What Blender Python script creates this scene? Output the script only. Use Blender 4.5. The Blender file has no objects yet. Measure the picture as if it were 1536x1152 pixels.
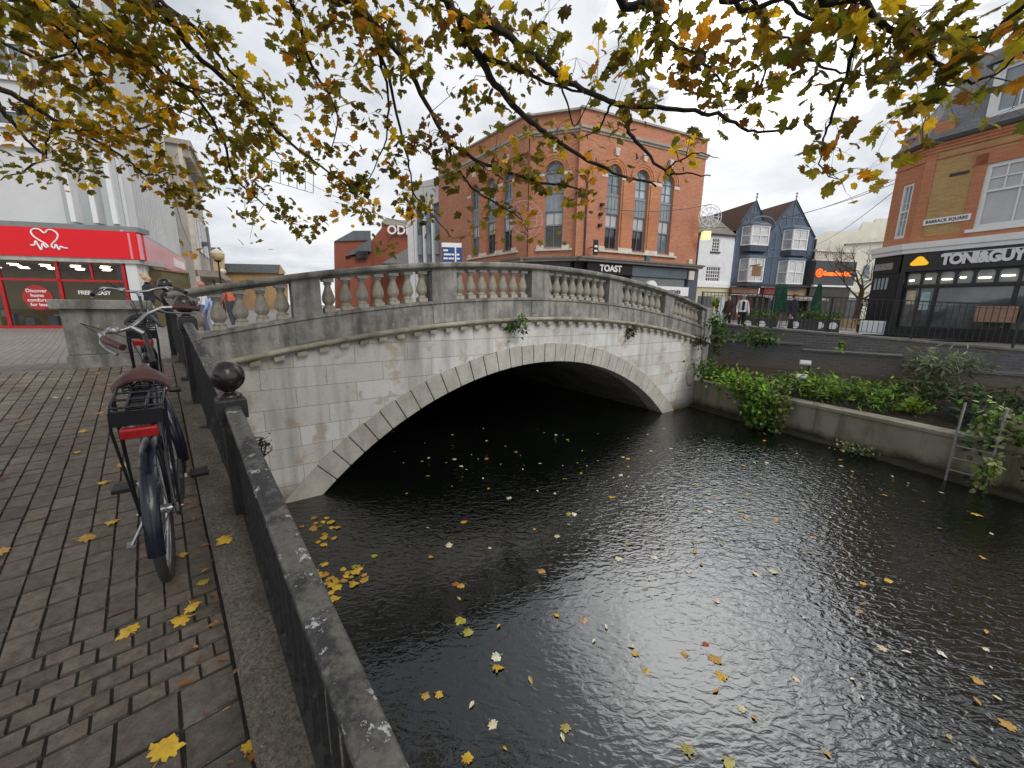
import bpy, bmesh, math, random
from mathutils import Vector, Matrix, noise
from mathutils.geometry import tessellate_polygon
RNG = random.Random(7)
R_ = math.radians
scene = bpy.context.scene
COL = scene.collection
WM = {}                                   # world matrix of every object by name

# ---------------------------------------------------------------- camera
F = 577.0; PITCH = R_(11.3); ROLL = R_(0.75)
fwd = Vector((0, math.cos(PITCH), -math.sin(PITCH)))
up0 = Vector((0, math.sin(PITCH), math.cos(PITCH))); rt0 = Vector((1, 0, 0))
rt = rt0 * math.cos(ROLL) + up0 * math.sin(ROLL)
up = -rt0 * math.sin(ROLL) + up0 * math.cos(ROLL)
cd = bpy.data.cameras.new('camera'); cam = bpy.data.objects.new('camera', cd); COL.objects.link(cam)
cam.matrix_world = Matrix((rt, up, -fwd)).transposed().to_4x4()
cd.sensor_width = 36; cd.lens = 36 * F / 1536; cd.clip_start = 0.02; cd.clip_end = 3000
scene.camera = cam

def ray(px, py):
    return rt * ((px - 768) / F) + up * ((576 - py) / F) + fwd
def at(px, py, Y):                        # a point of the place Y metres ahead
    d = ray(px, py); return d * (Y / d.y)
def onz(px, py, z):
    d = ray(px, py); return d * (z / d.z)

# ---------------------------------------------------------------- objects
def tag(o, label=None, cat=None, group=None, kind=None):
    if label: o['label'] = label
    if cat: o['category'] = cat
    if group: o['group'] = group
    if kind: o['kind'] = kind
    return o
def put(o, parent, M):
    COL.objects.link(o); o.matrix_basis = M
    if parent is not None:
        o.parent = parent; o.matrix_parent_inverse = WM[parent.name].inverted()
    WM[o.name] = M.copy()
    return o
def empty(name, M, label, cat, group=None):
    o = bpy.data.objects.new(name, None); o.empty_display_size = .1
    put(o, None, M if isinstance(M, Matrix) else Matrix.Translation(M))
    return tag(o, label, cat, group)
def copy_thing(o, M, label=None):
    """copy of a thing and of its parts and sub-parts, standing at M"""
    def rec(src, parent):
        c = src.copy(); COL.objects.link(c); WM[c.name] = WM[src.name]
        if parent is not None: c.parent = parent
        for ch in list(KIDS.get(src.name, [])):
            KIDS.setdefault(c.name, []).append(rec(ch, c))
        return c
    c = rec(o, None); c.matrix_basis = M; WM[c.name] = M
    if label: c['label'] = label
    return c
KIDS = {}
I4 = Matrix.Identity(4)
def frame(p, d, z=0.0):                   # x along d, y away to its left, z up
    d = Vector((d[0], d[1], 0)).normalized()
    return Matrix(((d.x, -d.y, 0, p[0]), (d.y, d.x, 0, p[1]), (0, 0, 1, z), (0, 0, 0, 1)))

class MB:
    def __init__(s): s.v = []; s.f = []; s.m = []; s.c = []; s.s = []
    def add(s, vs, fs, mat=0, col=None, smooth=False):
        b = len(s.v); s.v += [tuple(v) for v in vs]
        for f in fs: s.f.append([b + i for i in f]); s.m.append(mat); s.c.append(col); s.s.append(smooth)
    def box(s, x0, x1, y0, y1, z0, z1, mat=0, col=None, M=None):
        vs = [Vector((x, y, z)) for z in (z0, z1) for y in (y0, y1) for x in (x0, x1)]
        if M is not None: vs = [M @ v for v in vs]
        s.add(vs, [(0, 2, 3, 1), (4, 5, 7, 6), (0, 1, 5, 4), (2, 6, 7, 3), (0, 4, 6, 2), (1, 3, 7, 5)], mat, col)
    def cbox(s, x0, x1, y0, y1, z0, z1, c, mat=0, col=None, M=None):
        """box with a chamfered top"""
        vs = [Vector((x, y, z0)) for y in (y0, y1) for x in (x0, x1)]
        vs += [Vector((x, y, z1 - c)) for y in (y0, y1) for x in (x0, x1)]
        vs += [Vector((x, y, z1)) for y in (y0 + c, y1 - c) for x in (x0 + c, x1 - c)]
        if M is not None: vs = [M @ v for v in vs]
        fs = []
        for a in (0, 4): fs += [(a, a + 1, a + 5, a + 4), (a + 1, a + 3, a + 7, a + 5), (a + 3, a + 2, a + 6, a + 7), (a + 2, a, a + 4, a + 6)]
        fs += [(8, 9, 11, 10), (0, 2, 3, 1)]
        s.add(vs, fs, mat, col)
    def tube(s, pts, r, seg=8, closed=False, mat=0, col=None, cap=True, squash=None):
        pts = [Vector(p) for p in pts]; n = len(pts)
        rs = r if isinstance(r, (list, tuple)) else [r] * n
        prev = None; vs = []
        for i, p in enumerate(pts):
            if closed: t = pts[(i + 1) % n] - pts[i - 1]
            else: t = pts[min(i + 1, n - 1)] - pts[max(i - 1, 0)]
            if t.length < 1e-9: t = Vector((0, 0, 1))
            t.normalize()
            if prev is None: a = t.orthogonal().normalized()
            else:
                a = prev - t * prev.dot(t)
                a = a.normalized() if a.length > 1e-6 else t.orthogonal().normalized()
            prev = a; b = t.cross(a)
            for k in range(seg):
                w = 2 * math.pi * k / seg
                vs.append(p + (a * math.cos(w) + b * math.sin(w)) * rs[i])
        fs = []
        for i in range(n if closed else n - 1):
            j = (i + 1) % n
            for k in range(seg):
                l = (k + 1) % seg
                fs.append((i * seg + k, i * seg + l, j * seg + l, j * seg + k))
        s.add(vs, fs, mat, col, True)
        if cap and not closed:
            s.add(vs[:seg], [tuple(range(seg - 1, -1, -1))], mat, col); s.add(vs[-seg:], [tuple(range(seg))], mat, col)
    def bar(s, a, b, w, h=None, mat=0, col=None, upv=None):
        """rectangular bar from a to b"""
        a = Vector(a); b = Vector(b); h = h or w; t = (b - a)
        L = t.length; t.normalize(); u = Vector(upv or (0, 0, 1))
        if abs(t.dot(u)) > .99: u = Vector((1, 0, 0))
        x = t.cross(u).normalized(); y = x.cross(t)
        M = Matrix((x, t, y)).transposed().to_4x4(); M.translation = a
        s.box(-w / 2, w / 2, 0, L, -h / 2, h / 2, mat, col, M)
    def lathe(s, prof, seg=16, M=None, mat=0, col=None, smooth=True, cap=True):
        vs = []; n = len(prof)
        for r, z in prof:
            for k in range(seg):
                w = 2 * math.pi * k / seg; v = Vector((r * math.cos(w), r * math.sin(w), z)); vs.append(M @ v if M is not None else v)
        fs = [(i * seg + k, i * seg + (k + 1) % seg, (i + 1) * seg + (k + 1) % seg, (i + 1) * seg + k) for i in range(n - 1) for k in range(seg)]
        s.add(vs, fs, mat, col, smooth)
        if cap:
            s.add(vs[:seg], [tuple(range(seg - 1, -1, -1))], mat, col); s.add(vs[-seg:], [tuple(range(seg))], mat, col)
    def ball(s, c, r, seg=14, mat=0, col=None, sc=(1, 1, 1), M=None):
        prof = [(math.sin(math.pi * i / (seg // 2)) * r + 1e-5, -math.cos(math.pi * i / (seg // 2)) * r) for i in range(seg // 2 + 1)]
        T = Matrix.Translation(Vector(c)) @ (M or I4) @ Matrix.Diagonal((*sc, 1))
        s.lathe(prof, seg, T, mat, col, cap=False)
    def prism(s, poly, y0, y1, mat=0, col=None, M=None):
        """poly: (x, z) counter-clockwise; extruded along y"""
        n = len(poly)
        A = [Vector((x, y0, z)) for x, z in poly]; B = [Vector((x, y1, z)) for x, z in poly]
        vs = A + B
        if M is not None: vs = [M @ v for v in vs]
        fs = [(i, (i + 1) % n, n + (i + 1) % n, n + i) for i in range(n)]
        for t in tessellate_polygon([[Vector((x, z, 0)) for x, z in poly]]):
            fs += [tuple(t), tuple(n + i for i in t)]
        s.add(vs, fs, mat, col)
    def sweep(s, prof, path, mat=0, col=None, smooth=False, cap=True):
        """prof: list of (y, z) ; path: list of Matrix; closed profile"""
        n = len(prof); vs = []
        for P in path: vs += [P @ Vector((0, y, z)) for y, z in prof]
        fs = [(i * n + k, i * n + (k + 1) % n, (i + 1) * n + (k + 1) % n, (i + 1) * n + k) for i in range(len(path) - 1) for k in range(n)]
        if cap:
            b = (len(path) - 1) * n
            for t in tessellate_polygon([[Vector((y, z, 0)) for y, z in prof]]): fs += [tuple(t), tuple(b + i for i in t)]
        s.add(vs, fs, mat, col, smooth)
    def build(s, name, mats, parent=None, M=I4, local=False, bevel=0, fix=True, smooth=None):
        """vertices are world coordinates unless local; M is the world matrix of the object"""
        me = bpy.data.meshes.new(name)
        if not isinstance(mats, (list, tuple)): mats = [mats]
        vs = s.v
        if not local and M is not I4:
            Mi = M.inverted(); vs = [tuple(Mi @ Vector(v)) for v in s.v]
        me.from_pydata(vs, [], s.f); 
        for m in mats: me.materials.append(m)
        me.polygons.foreach_set('material_index', s.m)
        me.polygons.foreach_set('use_smooth', s.s if smooth is None else [smooth] * len(s.f))
        if any(c is not None for c in s.c):
            at_ = me.color_attributes.new('Col', 'FLOAT_COLOR', 'CORNER'); buf = []
            for f, c in zip(s.f, s.c):
                c = c or (1, 1, 1); buf += [c[0], c[1], c[2], 1.0] * len(f)
            at_.data.foreach_set('color', buf)
        me.update()
        if fix:
            bm = bmesh.new(); bm.from_mesh(me); bmesh.ops.recalc_face_normals(bm, faces=bm.faces); bm.to_mesh(me); bm.free()
        o = bpy.data.objects.new(name, me); put(o, parent, M)
        if parent is not None: KIDS.setdefault(parent.name, []).append(o)
        if bevel:
            b = o.modifiers.new('bevel', 'BEVEL'); b.width = bevel; b.segments = 2; b.limit_method = 'ANGLE'; b.angle_limit = R_(40)
        return o
def text(name, body, size, M, mat, parent, depth=.02, bold=0.0, sx=1.0, space=1.0, align='CENTER'):
    """M: world frame whose x runs along the words and whose z is up; the letters face -y"""
    cu = bpy.data.curves.new(name, 'FONT'); cu.body = body; cu.size = size; cu.extrude = depth / 2; cu.offset = bold
    cu.align_x = align; cu.align_y = 'CENTER'; cu.space_character = space; cu.materials.append(mat)
    tmp = bpy.data.objects.new(name, cu); me = bpy.data.meshes.new_from_object(tmp); bpy.data.objects.remove(tmp); me.name = name
    o = bpy.data.objects.new(name, me)
    put(o, parent, M @ Matrix.Rotation(R_(90), 4, 'X') @ Matrix.Diagonal((sx, 1, 1, 1)))
    if parent is not None: KIDS.setdefault(parent.name, []).append(o)
    return o

# ---------------------------------------------------------------- materials
class NT:
    def __init__(s, name):
        s.m = bpy.data.materials.new(name); s.m.use_nodes = True; s.t = s.m.node_tree; s.n = s.t.nodes; s.l = s.t.links
        s.b = s.n['Principled BSDF']; s.out = s.n['Material Output']
        s.tc = s.n.new('ShaderNodeTexCoord'); s.co = s.tc.outputs['Object']
    def lk(s, a, b): s.l.new(a, b); return b
    def noise(s, scale, detail=4, rough=.55, co=None, dist=0):
        n = s.n.new('ShaderNodeTexNoise'); n.inputs['Scale'].default_value = scale; n.inputs['Detail'].default_value = detail
        n.inputs['Roughness'].default_value = rough; n.inputs['Distortion'].default_value = dist; s.lk(co or s.co, n.inputs['Vector']); return n.outputs['Fac']
    def ramp(s, fac, stops):
        n = s.n.new('ShaderNodeValToRGB'); e = n.color_ramp.elements
        while len(e) < len(stops): e.new(.5)
        for x, (p, c) in zip(e, stops): x.position = p; x.color = (*c, 1) if len(c) == 3 else c
        s.lk(fac, n.inputs['Fac']); return n.outputs['Color']
    def gray(s, fac, a, b, va=0.0, vb=1.0): return s.ramp(fac, [(a, (va,) * 3), (b, (vb,) * 3)])
    def mix(s, fac, a, b, mode='MIX'):
        n = s.n.new('ShaderNodeMix'); n.data_type = 'RGBA'; n.blend_type = mode; n.clamp_factor = True
        for i, x in ((0, fac), (6, a), (7, b)):
            if hasattr(x, 'links'): s.lk(x, n.inputs[i])
            elif i == 0: n.inputs[0].default_value = x
            else: n.inputs[i].default_value = (*x, 1)
        return n.outputs[2]
    def math(s, op, a, b=None):
        n = s.n.new('ShaderNodeMath'); n.operation = op
        for i, x in enumerate((a, b)):
            if x is None: continue
            if hasattr(x, 'links'): s.lk(x, n.inputs[i])
            else: n.inputs[i].default_value = x
        return n.outputs[0]
    def mapping(s, scale=(1, 1, 1), rot=(0, 0, 0), loc=(0, 0, 0), co=None):
        n = s.n.new('ShaderNodeMapping'); n.inputs['Scale'].default_value = scale; n.inputs['Rotation'].default_value = rot; n.inputs['Location'].default_value = loc
        s.lk(co or s.co, n.inputs['Vector']); return n.outputs[0]
    def wallco(s, sx=1.0):
        """wall coordinates: x + y along the wall, z up"""
        a = s.n.new('ShaderNodeSeparateXYZ'); s.lk(s.co, a.inputs[0]); b = s.n.new('ShaderNodeCombineXYZ')
        s.lk(s.math('ADD', a.outputs[0], a.outputs[1]), b.inputs[0]); s.lk(a.outputs[2], b.inputs[1]); s.z = a.outputs[2]; return b.outputs[0]
    def brick(s, co, bw, bh, mortar, c1, c2, cm, smooth=.1, off=.5):
        n = s.n.new('ShaderNodeTexBrick'); n.offset = off
        n.inputs['Scale'].default_value = 1; n.inputs['Brick Width'].default_value = bw; n.inputs['Row Height'].default_value = bh
        n.inputs['Mortar Size'].default_value = mortar; n.inputs['Mortar Smooth'].default_value = smooth; n.inputs['Bias'].default_value = 0
        for k, c in (('Color1', c1), ('Color2', c2), ('Mortar', cm)): n.inputs[k].default_value = (*c, 1)
        s.lk(co, n.inputs['Vector']); return n
    def col(s):
        n = s.n.new('ShaderNodeVertexColor'); n.layer_name = 'Col'; return n.outputs['Color']
    def bump(s, h, strength=.3, dist=.02, normal=None):
        n = s.n.new('ShaderNodeBump'); n.inputs['Strength'].default_value = strength; n.inputs['Distance'].default_value = dist
        s.lk(h, n.inputs['Height'])
        if normal is not None: s.lk(normal, n.inputs['Normal'])
        return n.outputs[0]
    def fin(s, base, rough=.7, normal=None, metal=0.0, spec=.5):
        b = s.b
        if hasattr(base, 'links'): s.lk(base, b.inputs['Base Color'])
        else: b.inputs['Base Color'].default_value = (*base, 1)
        if hasattr(rough, 'links'): s.lk(rough, b.inputs['Roughness'])
        else: b.inputs['Roughness'].default_value = rough
        b.inputs['Metallic'].default_value = metal; b.inputs['Specular IOR Level'].default_value = spec
        if normal is not None: s.lk(normal, b.inputs['Normal'])
        return s.m
def plain(name, c, rough=.6, metal=0.0, var=.25, scale=6, bump=0.0, *more, dirt=None):
    spec = .5
    for x in more:
        if isinstance(x, tuple): dirt = x
        else: spec = x
    t = NT(name); a = t.noise(scale, 5, .6)
    base = t.mix(t.gray(a, .3, .72), tuple(x * (1 - var) for x in c), tuple(min(1, x * (1 + var)) for x in c))
    if dirt:
        d = t.noise(scale * .23, 6, .65); base = t.mix(t.gray(d, .48, .72, 0, .8), base, dirt)
    nb = t.bump(t.noise(scale * 8, 4), bump, .01) if bump else None
    return t.fin(base, rough, nb, metal, spec)
def emit(name, c, strength):
    t = NT(name); t.b.inputs['Base Color'].default_value = (*c, 1); t.b.inputs['Emission Color'].default_value = (*c, 1); t.b.inputs['Emission Strength'].default_value = strength; return t.m
def brickmat(name, c1, c2, cm, bw=.225, bh=.075, mortar=.006, dark=(.1, .05, .035), low=None, rough=.85, bumpd=.006):
    t = NT(name); co = t.wallco(); b = t.brick(co, bw, bh, mortar, c1, c2, cm)
    big = t.noise(.5, 5, .6); fine = t.noise(14, 3)
    base = t.mix(t.gray(big, .35, .75, 0, .45), b.outputs['Color'], dark)
    base = t.mix(t.gray(fine, .3, .8, 0, .35), base, tuple(x * .6 for x in c2))
    base = t.mix(t.gray(t.noise(1, 4, .7, t.mapping((1.6, 1.6, 13))), .45, .7, 0, .5), base, tuple(x * .55 for x in c1))
    base = t.mix(t.gray(t.noise(1, 4, .7, t.mapping((2.2, 2.2, .3))), .52, .74, 0, .4), base, tuple(x * .5 for x in c1))
    if low:
        hh = t.math('DIVIDE', t.math('SUBTRACT', t.math('ADD', t.z, t.math('MULTIPLY', t.math('SUBTRACT', big, .5), .5)), low[0]), low[1] - low[0])
        base = t.mix(t.ramp(hh, [(0, (1, 1, 1)), (1, (0, 0, 0))]), base, low[2], 'MIX') if not low[3:] else t.mix(t.ramp(hh, [(0, (1, 1, 1)), (1, (0, 0, 0))]), base, t.mix(.55, b.outputs['Color'], low[2]))
    return t.fin(base, rough, t.bump(b.outputs['Fac'], .5, -bumpd))
def fabric(name, c): return plain(name, c, .9, 0, .2, 20, .2)
def glassmat(name, c=(.03, .04, .05), var=.5, rough=.06):
    t = NT(name); a = t.noise(.8, 3)
    return t.fin(t.mix(t.gray(a, .35, .65), tuple(x * (1 - var) for x in c), tuple(x * (1 + var) for x in c)), rough, t.bump(t.noise(1.2, 2), .03, .1), 0, .9)
# ---------------------------------------------------------------- sky and sun
w = bpy.data.worlds.new('World'); scene.world = w; w.use_nodes = True
wt = w.node_tree; wn = wt.nodes; wl = wt.links
bg = wn['Background']; wo = wn['World Output']
SUN_EL, SUN_ROT = R_(42), R_(140)
sky = wn.new('ShaderNodeTexSky'); sky.sky_type = 'NISHITA'; sky.sun_disc = False; sky.sun_elevation = SUN_EL; sky.sun_rotation = SUN_ROT
sky.air_density = 1.2; sky.dust_density = 2.0
wl.new(sky.outputs[0], bg.inputs['Color']); bg.inputs['Strength'].default_value = .10
tc = wn.new('ShaderNodeTexCoord'); sp = wn.new('ShaderNodeSeparateXYZ'); wl.new(tc.outputs['Generated'], sp.inputs[0])
def wm(op, a, b):
    n = wn.new('ShaderNodeMath'); n.operation = op
    for i, x in enumerate((a, b)):
        if hasattr(x, 'links'): wl.new(x, n.inputs[i])
        else: n.inputs[i].default_value = x
    return n.outputs[0]
den = wm('ADD', wm('MAXIMUM', sp.outputs[2], 0.0), .22)
cb = wn.new('ShaderNodeCombineXYZ'); wl.new(wm('DIVIDE', sp.outputs[0], den), cb.inputs[0]); wl.new(wm('DIVIDE', sp.outputs[1], den), cb.inputs[1])
def wnoise(scale, det, rough, dist=0.0):
    n = wn.new('ShaderNodeTexNoise'); n.inputs['Scale'].default_value = scale; n.inputs['Detail'].default_value = det
    n.inputs['Roughness'].default_value = rough; n.inputs['Distortion'].default_value = dist; wl.new(cb.outputs[0], n.inputs['Vector']); return n.outputs['Fac']
def wramp(fac, stops):
    n = wn.new('ShaderNodeValToRGB'); e = n.color_ramp.elements
    while len(e) < len(stops): e.new(.5)
    for x, (p, c) in zip(e, stops): x.position = p; x.color = (*c, 1)
    wl.new(fac, n.inputs['Fac']); return n.outputs['Color']
n1 = wnoise(1.5, 7, .58, .35); n2 = wnoise(.55, 4, .5, .2)
cl = wramp(wm('ADD', wm('MULTIPLY', n1, .6), wm('MULTIPLY', n2, .4)), [(.35, (.50, .535, .59)), (.45, (.70, .73, .775)), (.54, (.88, .895, .92)), (.66, (1.12, 1.12, 1.11))])
# unseen dark cloud bank above the picture, added to darken the left water's reflections
hi = wramp(wm('MULTIPLY', sp.outputs[2], 1.0), [(.54, (0, 0, 0)), (.66, (1, 1, 1))]); le = wramp(wm('ADD', wm('MULTIPLY', sp.outputs[0], 1.0), wm('ADD', .45, wm('MULTIPLY', n2, .3))), [(.42, (1, 1, 1)), (.85, (0, 0, 0))])
mk = wn.new('ShaderNodeMix'); mk.data_type = 'RGBA'; mk.blend_type = 'MIX'; wl.new(wm('MULTIPLY', wm('MULTIPLY', hi, le), .72), mk.inputs[0]); wl.new(cl, mk.inputs[6]); mk.inputs[7].default_value = (.20, .22, .26, 1); cl = mk.outputs[2]
# and a bright sky spot, added to brighten a patch of the river's reflection
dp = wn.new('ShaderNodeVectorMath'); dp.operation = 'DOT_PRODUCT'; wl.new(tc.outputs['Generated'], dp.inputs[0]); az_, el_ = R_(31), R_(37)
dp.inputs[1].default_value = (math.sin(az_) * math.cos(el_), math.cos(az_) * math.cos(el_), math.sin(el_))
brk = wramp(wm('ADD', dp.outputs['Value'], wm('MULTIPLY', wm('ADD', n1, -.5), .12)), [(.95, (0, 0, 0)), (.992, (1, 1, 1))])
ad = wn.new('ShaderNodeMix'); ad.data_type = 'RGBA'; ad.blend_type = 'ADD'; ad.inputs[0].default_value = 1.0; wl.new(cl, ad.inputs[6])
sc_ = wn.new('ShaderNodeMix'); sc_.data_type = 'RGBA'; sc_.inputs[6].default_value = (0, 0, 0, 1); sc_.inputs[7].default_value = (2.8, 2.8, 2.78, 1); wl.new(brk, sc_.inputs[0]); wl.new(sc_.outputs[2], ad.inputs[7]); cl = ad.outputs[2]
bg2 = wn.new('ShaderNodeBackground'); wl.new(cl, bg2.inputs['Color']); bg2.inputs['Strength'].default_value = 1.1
mx = wn.new('ShaderNodeMixShader')
wl.new(wramp(n1, [(.30, (.80,) * 3), (.44, (.97,) * 3)]), mx.inputs['Fac'])
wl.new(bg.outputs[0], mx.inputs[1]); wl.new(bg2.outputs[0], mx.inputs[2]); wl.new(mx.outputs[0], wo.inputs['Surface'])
sl = bpy.data.lights.new('sun', 'SUN'); sl.energy = 1.5; sl.angle = R_(30); sl.color = (1, .96, .9)
so = bpy.data.objects.new('sun', sl); COL.objects.link(so)
so.rotation_euler = Vector((math.sin(SUN_ROT) * math.cos(SUN_EL), math.cos(SUN_ROT) * math.cos(SUN_EL), math.sin(SUN_EL))).to_track_quat('Z', 'Y').to_euler()

# ---------------------------------------------------------------- frames
BA = Vector((-3.651, 6.348, 0)); BE = Vector((.819, .573, 0)).normalized(); BT = Vector((-BE.y, BE.x, 0))
BRM = frame(BA, BE)                        # the bridge: s along its face, t away into it, z up
U = Vector((-.672, .741, 0)).normalized(); NN = Vector((U.y, -U.x, 0))   # along the river railing, and towards the water
S0 = 5.42
def st(x, y): p = Vector((x, y, 0)) - BA; return p.dot(BE), p.dot(BT)
def sm(a, b, x): x = min(1, max(0, (x - a) / (b - a))); return x * x * (3 - 2 * x)
def zleft(L):
    if L < 6.9: return -1.64 + .12 * max(L, -4)
    return -.812 - .19 * sm(6.9, 15, L)
def zdeck(s): return -.07 - .0165 * (s - S0) ** 2
def zg(x, y):
    s, t = st(x, y); p = Vector((x, y, 0)); z = -1.0
    if t > -.6 and -2.5 < s < 14:
        h = max(-1.0, zdeck(s)); z = h + (-1.0 - h) * sm(12, 20, t)
    if s < 3 or t < 0:
        L = p.dot(U); d = p.dot(NN)
        if d < 2.5: z = max(z, zleft(L)) if L > 6 else zleft(L)
    return z
def WP(L, d, h=0.0): return U * L + NN * d + Vector((0, 0, zleft(L) + h))

# ---------------------------------------------------------------- ground
t = NT('street_paving')
co = t.mapping(rot=(0, 0, R_(42)))
b = t.brick(co, .2, .1, .008, (.30, .285, .26), (.21, .20, .185), (.10, .095, .085))
M_STREET = t.fin(t.mix(t.gray(t.noise(.35, 6, .65), .35, .7, 0, .7), b.outputs['Color'], (.16, .15, .14)), .6, t.bump(b.outputs['Fac'], .3, -.005))
def sheet(name, fn, us, vs, mat):
    m = MB(); n = len(us)
    m.v = [tuple(fn(u, v)) for v in vs for u in us]
    for j in range(len(vs) - 1):
        for i in range(n - 1): m.f.append((j * n + i, j * n + i + 1, (j + 1) * n + i + 1, (j + 1) * n + i)); m.m.append(0); m.c.append(None); m.s.append(True)
    return tag(m.build(name, mat, fix=False), kind='structure')
def f1(s, tt):
    p = BA + BE * s + BT * tt; return (p.x, p.y, zg(p.x, p.y))
SS = [-600, -250, -120, -60, -40, -30, -22, -16, -12] + [-9 + .5 * i for i in range(54)] + [20, 26, 34, 45, 60, 120, 250, 600]
TT = [.43, 1, 2, 3, 4.5, 6, 8, 10, 12, 14, 16, 18, 20, 25, 32, 42, 60, 100, 200, 400, 900]
sheet('street', f1, SS, TT, M_STREET)
t = NT('block_paving')
co = t.mapping(rot=(0, 0, -math.atan2(U.y, U.x)))
b = t.brick(co, .12, .18, .008, (.15, .13, .11), (.105, .095, .085), (.03, .027, .024))
M_BASE = t.fin(t.mix(t.gray(t.noise(.5, 5), .35, .7, 0, .5), b.outputs['Color'], (.20, .19, .17)), .55, t.bump(b.outputs['Fac'], .4, -.006))
def Lend(d):                               # where the pavement reaches the plane of the bridge
    den_ = U.dot(BT); return (BA.dot(BT) + .43 - d * NN.dot(BT)) / den_
def f2(d, k):
    Le = Lend(d); L = -9 + (Le + 9) * k; p = U * L + NN * d
    drop = .035 if (L < 7.0 and d > -6.2) else 0
    return (p.x, p.y, zleft(L) - drop)
sheet('plaza', f2, [-200, -90, -50, -30, -20, -15, -12, -10, -8, -7, -6.3, -6.1, -5, -4, -3, -2, -1, -.4, .1], [i / 60 for i in range(61)], M_BASE)

t = NT('paving_setts')
vc = t.col(); a = t.noise(26, 5, .65); a2 = t.noise(2.2, 5, .6); a3 = t.noise(170, 2)
base = t.mix(1, vc, t.ramp(a, [(.3, (.5, .48, .46)), (.7, (1.35, 1.3, 1.24))]), 'MULTIPLY')
base = t.mix(t.gray(a2, .5, .72, 0, .5), base, (.05, .042, .035))
base = t.mix(t.gray(t.noise(5, 6, .7), .62, .74, 0, .55), base, (.16, .15, .135))
base = t.mix(t.gray(t.noise(95, 3, .8), .60, .70, 0, .55), base, (.24, .21, .175)); base = t.mix(t.gray(t.noise(130, 3, .8), .60, .68, 0, .6), base, (.02, .017, .014))
base = t.mix(t.gray(t.noise(3.1, 2, .9, dist=1.5), .735, .75, 0, .75), base, (.42, .41, .39))
M_SETT = t.fin(base, t.ramp(a2, [(.3, (.42,) * 3), (.7, (.68,) * 3)]), t.bump(t.math('ADD', t.math('MULTIPLY', a, .7), t.math('MULTIPLY', a3, .3)), .55, .008))
m = MB()
def sett(L0, L1, d0, d1, base_c, g=.0018, gl=None):
    j = RNG.uniform; k = .8 + .4 * RNG.random(); w_ = j(-.012, .012)
    c = (base_c[0] * k * (1 + w_), base_c[1] * k, base_c[2] * k * (1 - w_))
    gl = gl or .0035; h = j(-.002, .003); tx, ty = j(-.014, .014), j(-.014, .014)
    Lc, dc = (L0 + L1) / 2, (d0 + d1) / 2
    vs = []
    for (ins, inl, hh) in ((g, gl, -.04), (g, gl, -.010), (g + .0035, gl + .0045, 0)):
        for Lx, dx in ((L0 + inl, d0 + ins), (L1 - inl, d0 + ins), (L1 - inl, d1 - ins), (L0 + inl, d1 - ins)):
            vs.append(WP(Lx + j(-.002, .002), dx + j(-.002, .002), hh + h + (Lx - Lc) * tx + (dx - dc) * ty))
    m.add(vs[8:], [(0, 1, 2, 3)], 0, c)
    fs = [(4 * r + i, 4 * r + (i + 1) % 4, 4 * r + 4 + (i + 1) % 4, 4 * r + 4 + i) for r in (0, 1) for i in range(4)]
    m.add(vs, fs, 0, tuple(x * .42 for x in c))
GREY = (.126, .104, .082)
d = .05; k = 0
while d > -6.1:                            # courses that run with the railing
    L = 2.192 + RNG.uniform(0, .004); sett(L, L + .075, d - .097, d, GREY) if k % 2 else None; L += .075 if k % 2 else 0
    while L < 7.0:
        l_ = .15 * RNG.uniform(.97, 1.03) if RNG.random() > .12 else .077
        lite = 1 + .8 * sm(4, 7, L)  # lighter towards the bridge: grazing sheen put into the sett colour
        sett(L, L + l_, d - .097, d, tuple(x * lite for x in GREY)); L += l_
    d -= .097; k += 1
for r in range(6):                         # stretcher courses across
    d = .05 - (.05 if r % 2 else 0)
    if r % 2: sett(1.72 + r * .078, 1.72 + (r + 1) * .078, d, .05, GREY)
    while d > -4.5:
        sett(1.72 + r * .078, 1.72 + (r + 1) * .078, d - .10, d, GREY); d -= .10
L = 1.72
for r in range(15):                         # larger slabs
    d = .05
    while d > -3.2:
        sett(L - .165, L, d - .168, d, (.098, .086, .074), .003); d -= .168
    L -= .165
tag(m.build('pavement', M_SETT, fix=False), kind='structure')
m = MB(); gl_ = [-.8 + .26 * i for i in range(31)]; gd_ = [.054, -1, -2, -3, -4, -5, -6.15]
m.v = [tuple(WP(L, d, -.0085)) for L in gl_ for d in gd_]; nd_ = len(gd_)
for i in range(len(gl_) - 1):
    for k in range(nd_ - 1): m.f.append((i * nd_ + k, i * nd_ + k + 1, (i + 1) * nd_ + k + 1, (i + 1) * nd_ + k)); m.m.append(0); m.c.append(None); m.s.append(False)
tag(m.build('paving_bed', plain('joint_grit', (.042, .036, .028), .95, 0, .6, 60, .8)), kind='structure')

t = NT('kerb_concrete'); a = t.noise(60, 4, .8); c_ = t.noise(4, 6, .7)
kb = t.mix(t.gray(a, .35, .66), (.045, .038, .03), (.20, .175, .14)); kb = t.mix(t.gray(c_, .45, .68, 0, .75), kb, (.05, .042, .032)); kb = t.mix(t.gray(t.noise(150, 2), .62, .7, 0, .7), kb, (.32, .29, .24))
M_KERB = t.fin(kb, .85, t.bump(a, .9, .008))
m = MB(); Ls = [-6 + .25 * i for i in range(56)]
prof = [(.058, -.1), (.055, .045), (.075, .062), (.33, .062), (.345, .045), (.345, -4)]
rows = []
for L in Ls:
    for dd, hh in prof:
        z = zleft(L) + hh if hh > -1 else -4.2
        p = U * L + NN * (dd + .004 * noise.noise((L * 3, dd * 9, 0))); rows.append((p.x, p.y, z + .004 * noise.noise((L * 5, dd * 20, 3))))
m.v = rows; n = len(prof)
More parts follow.
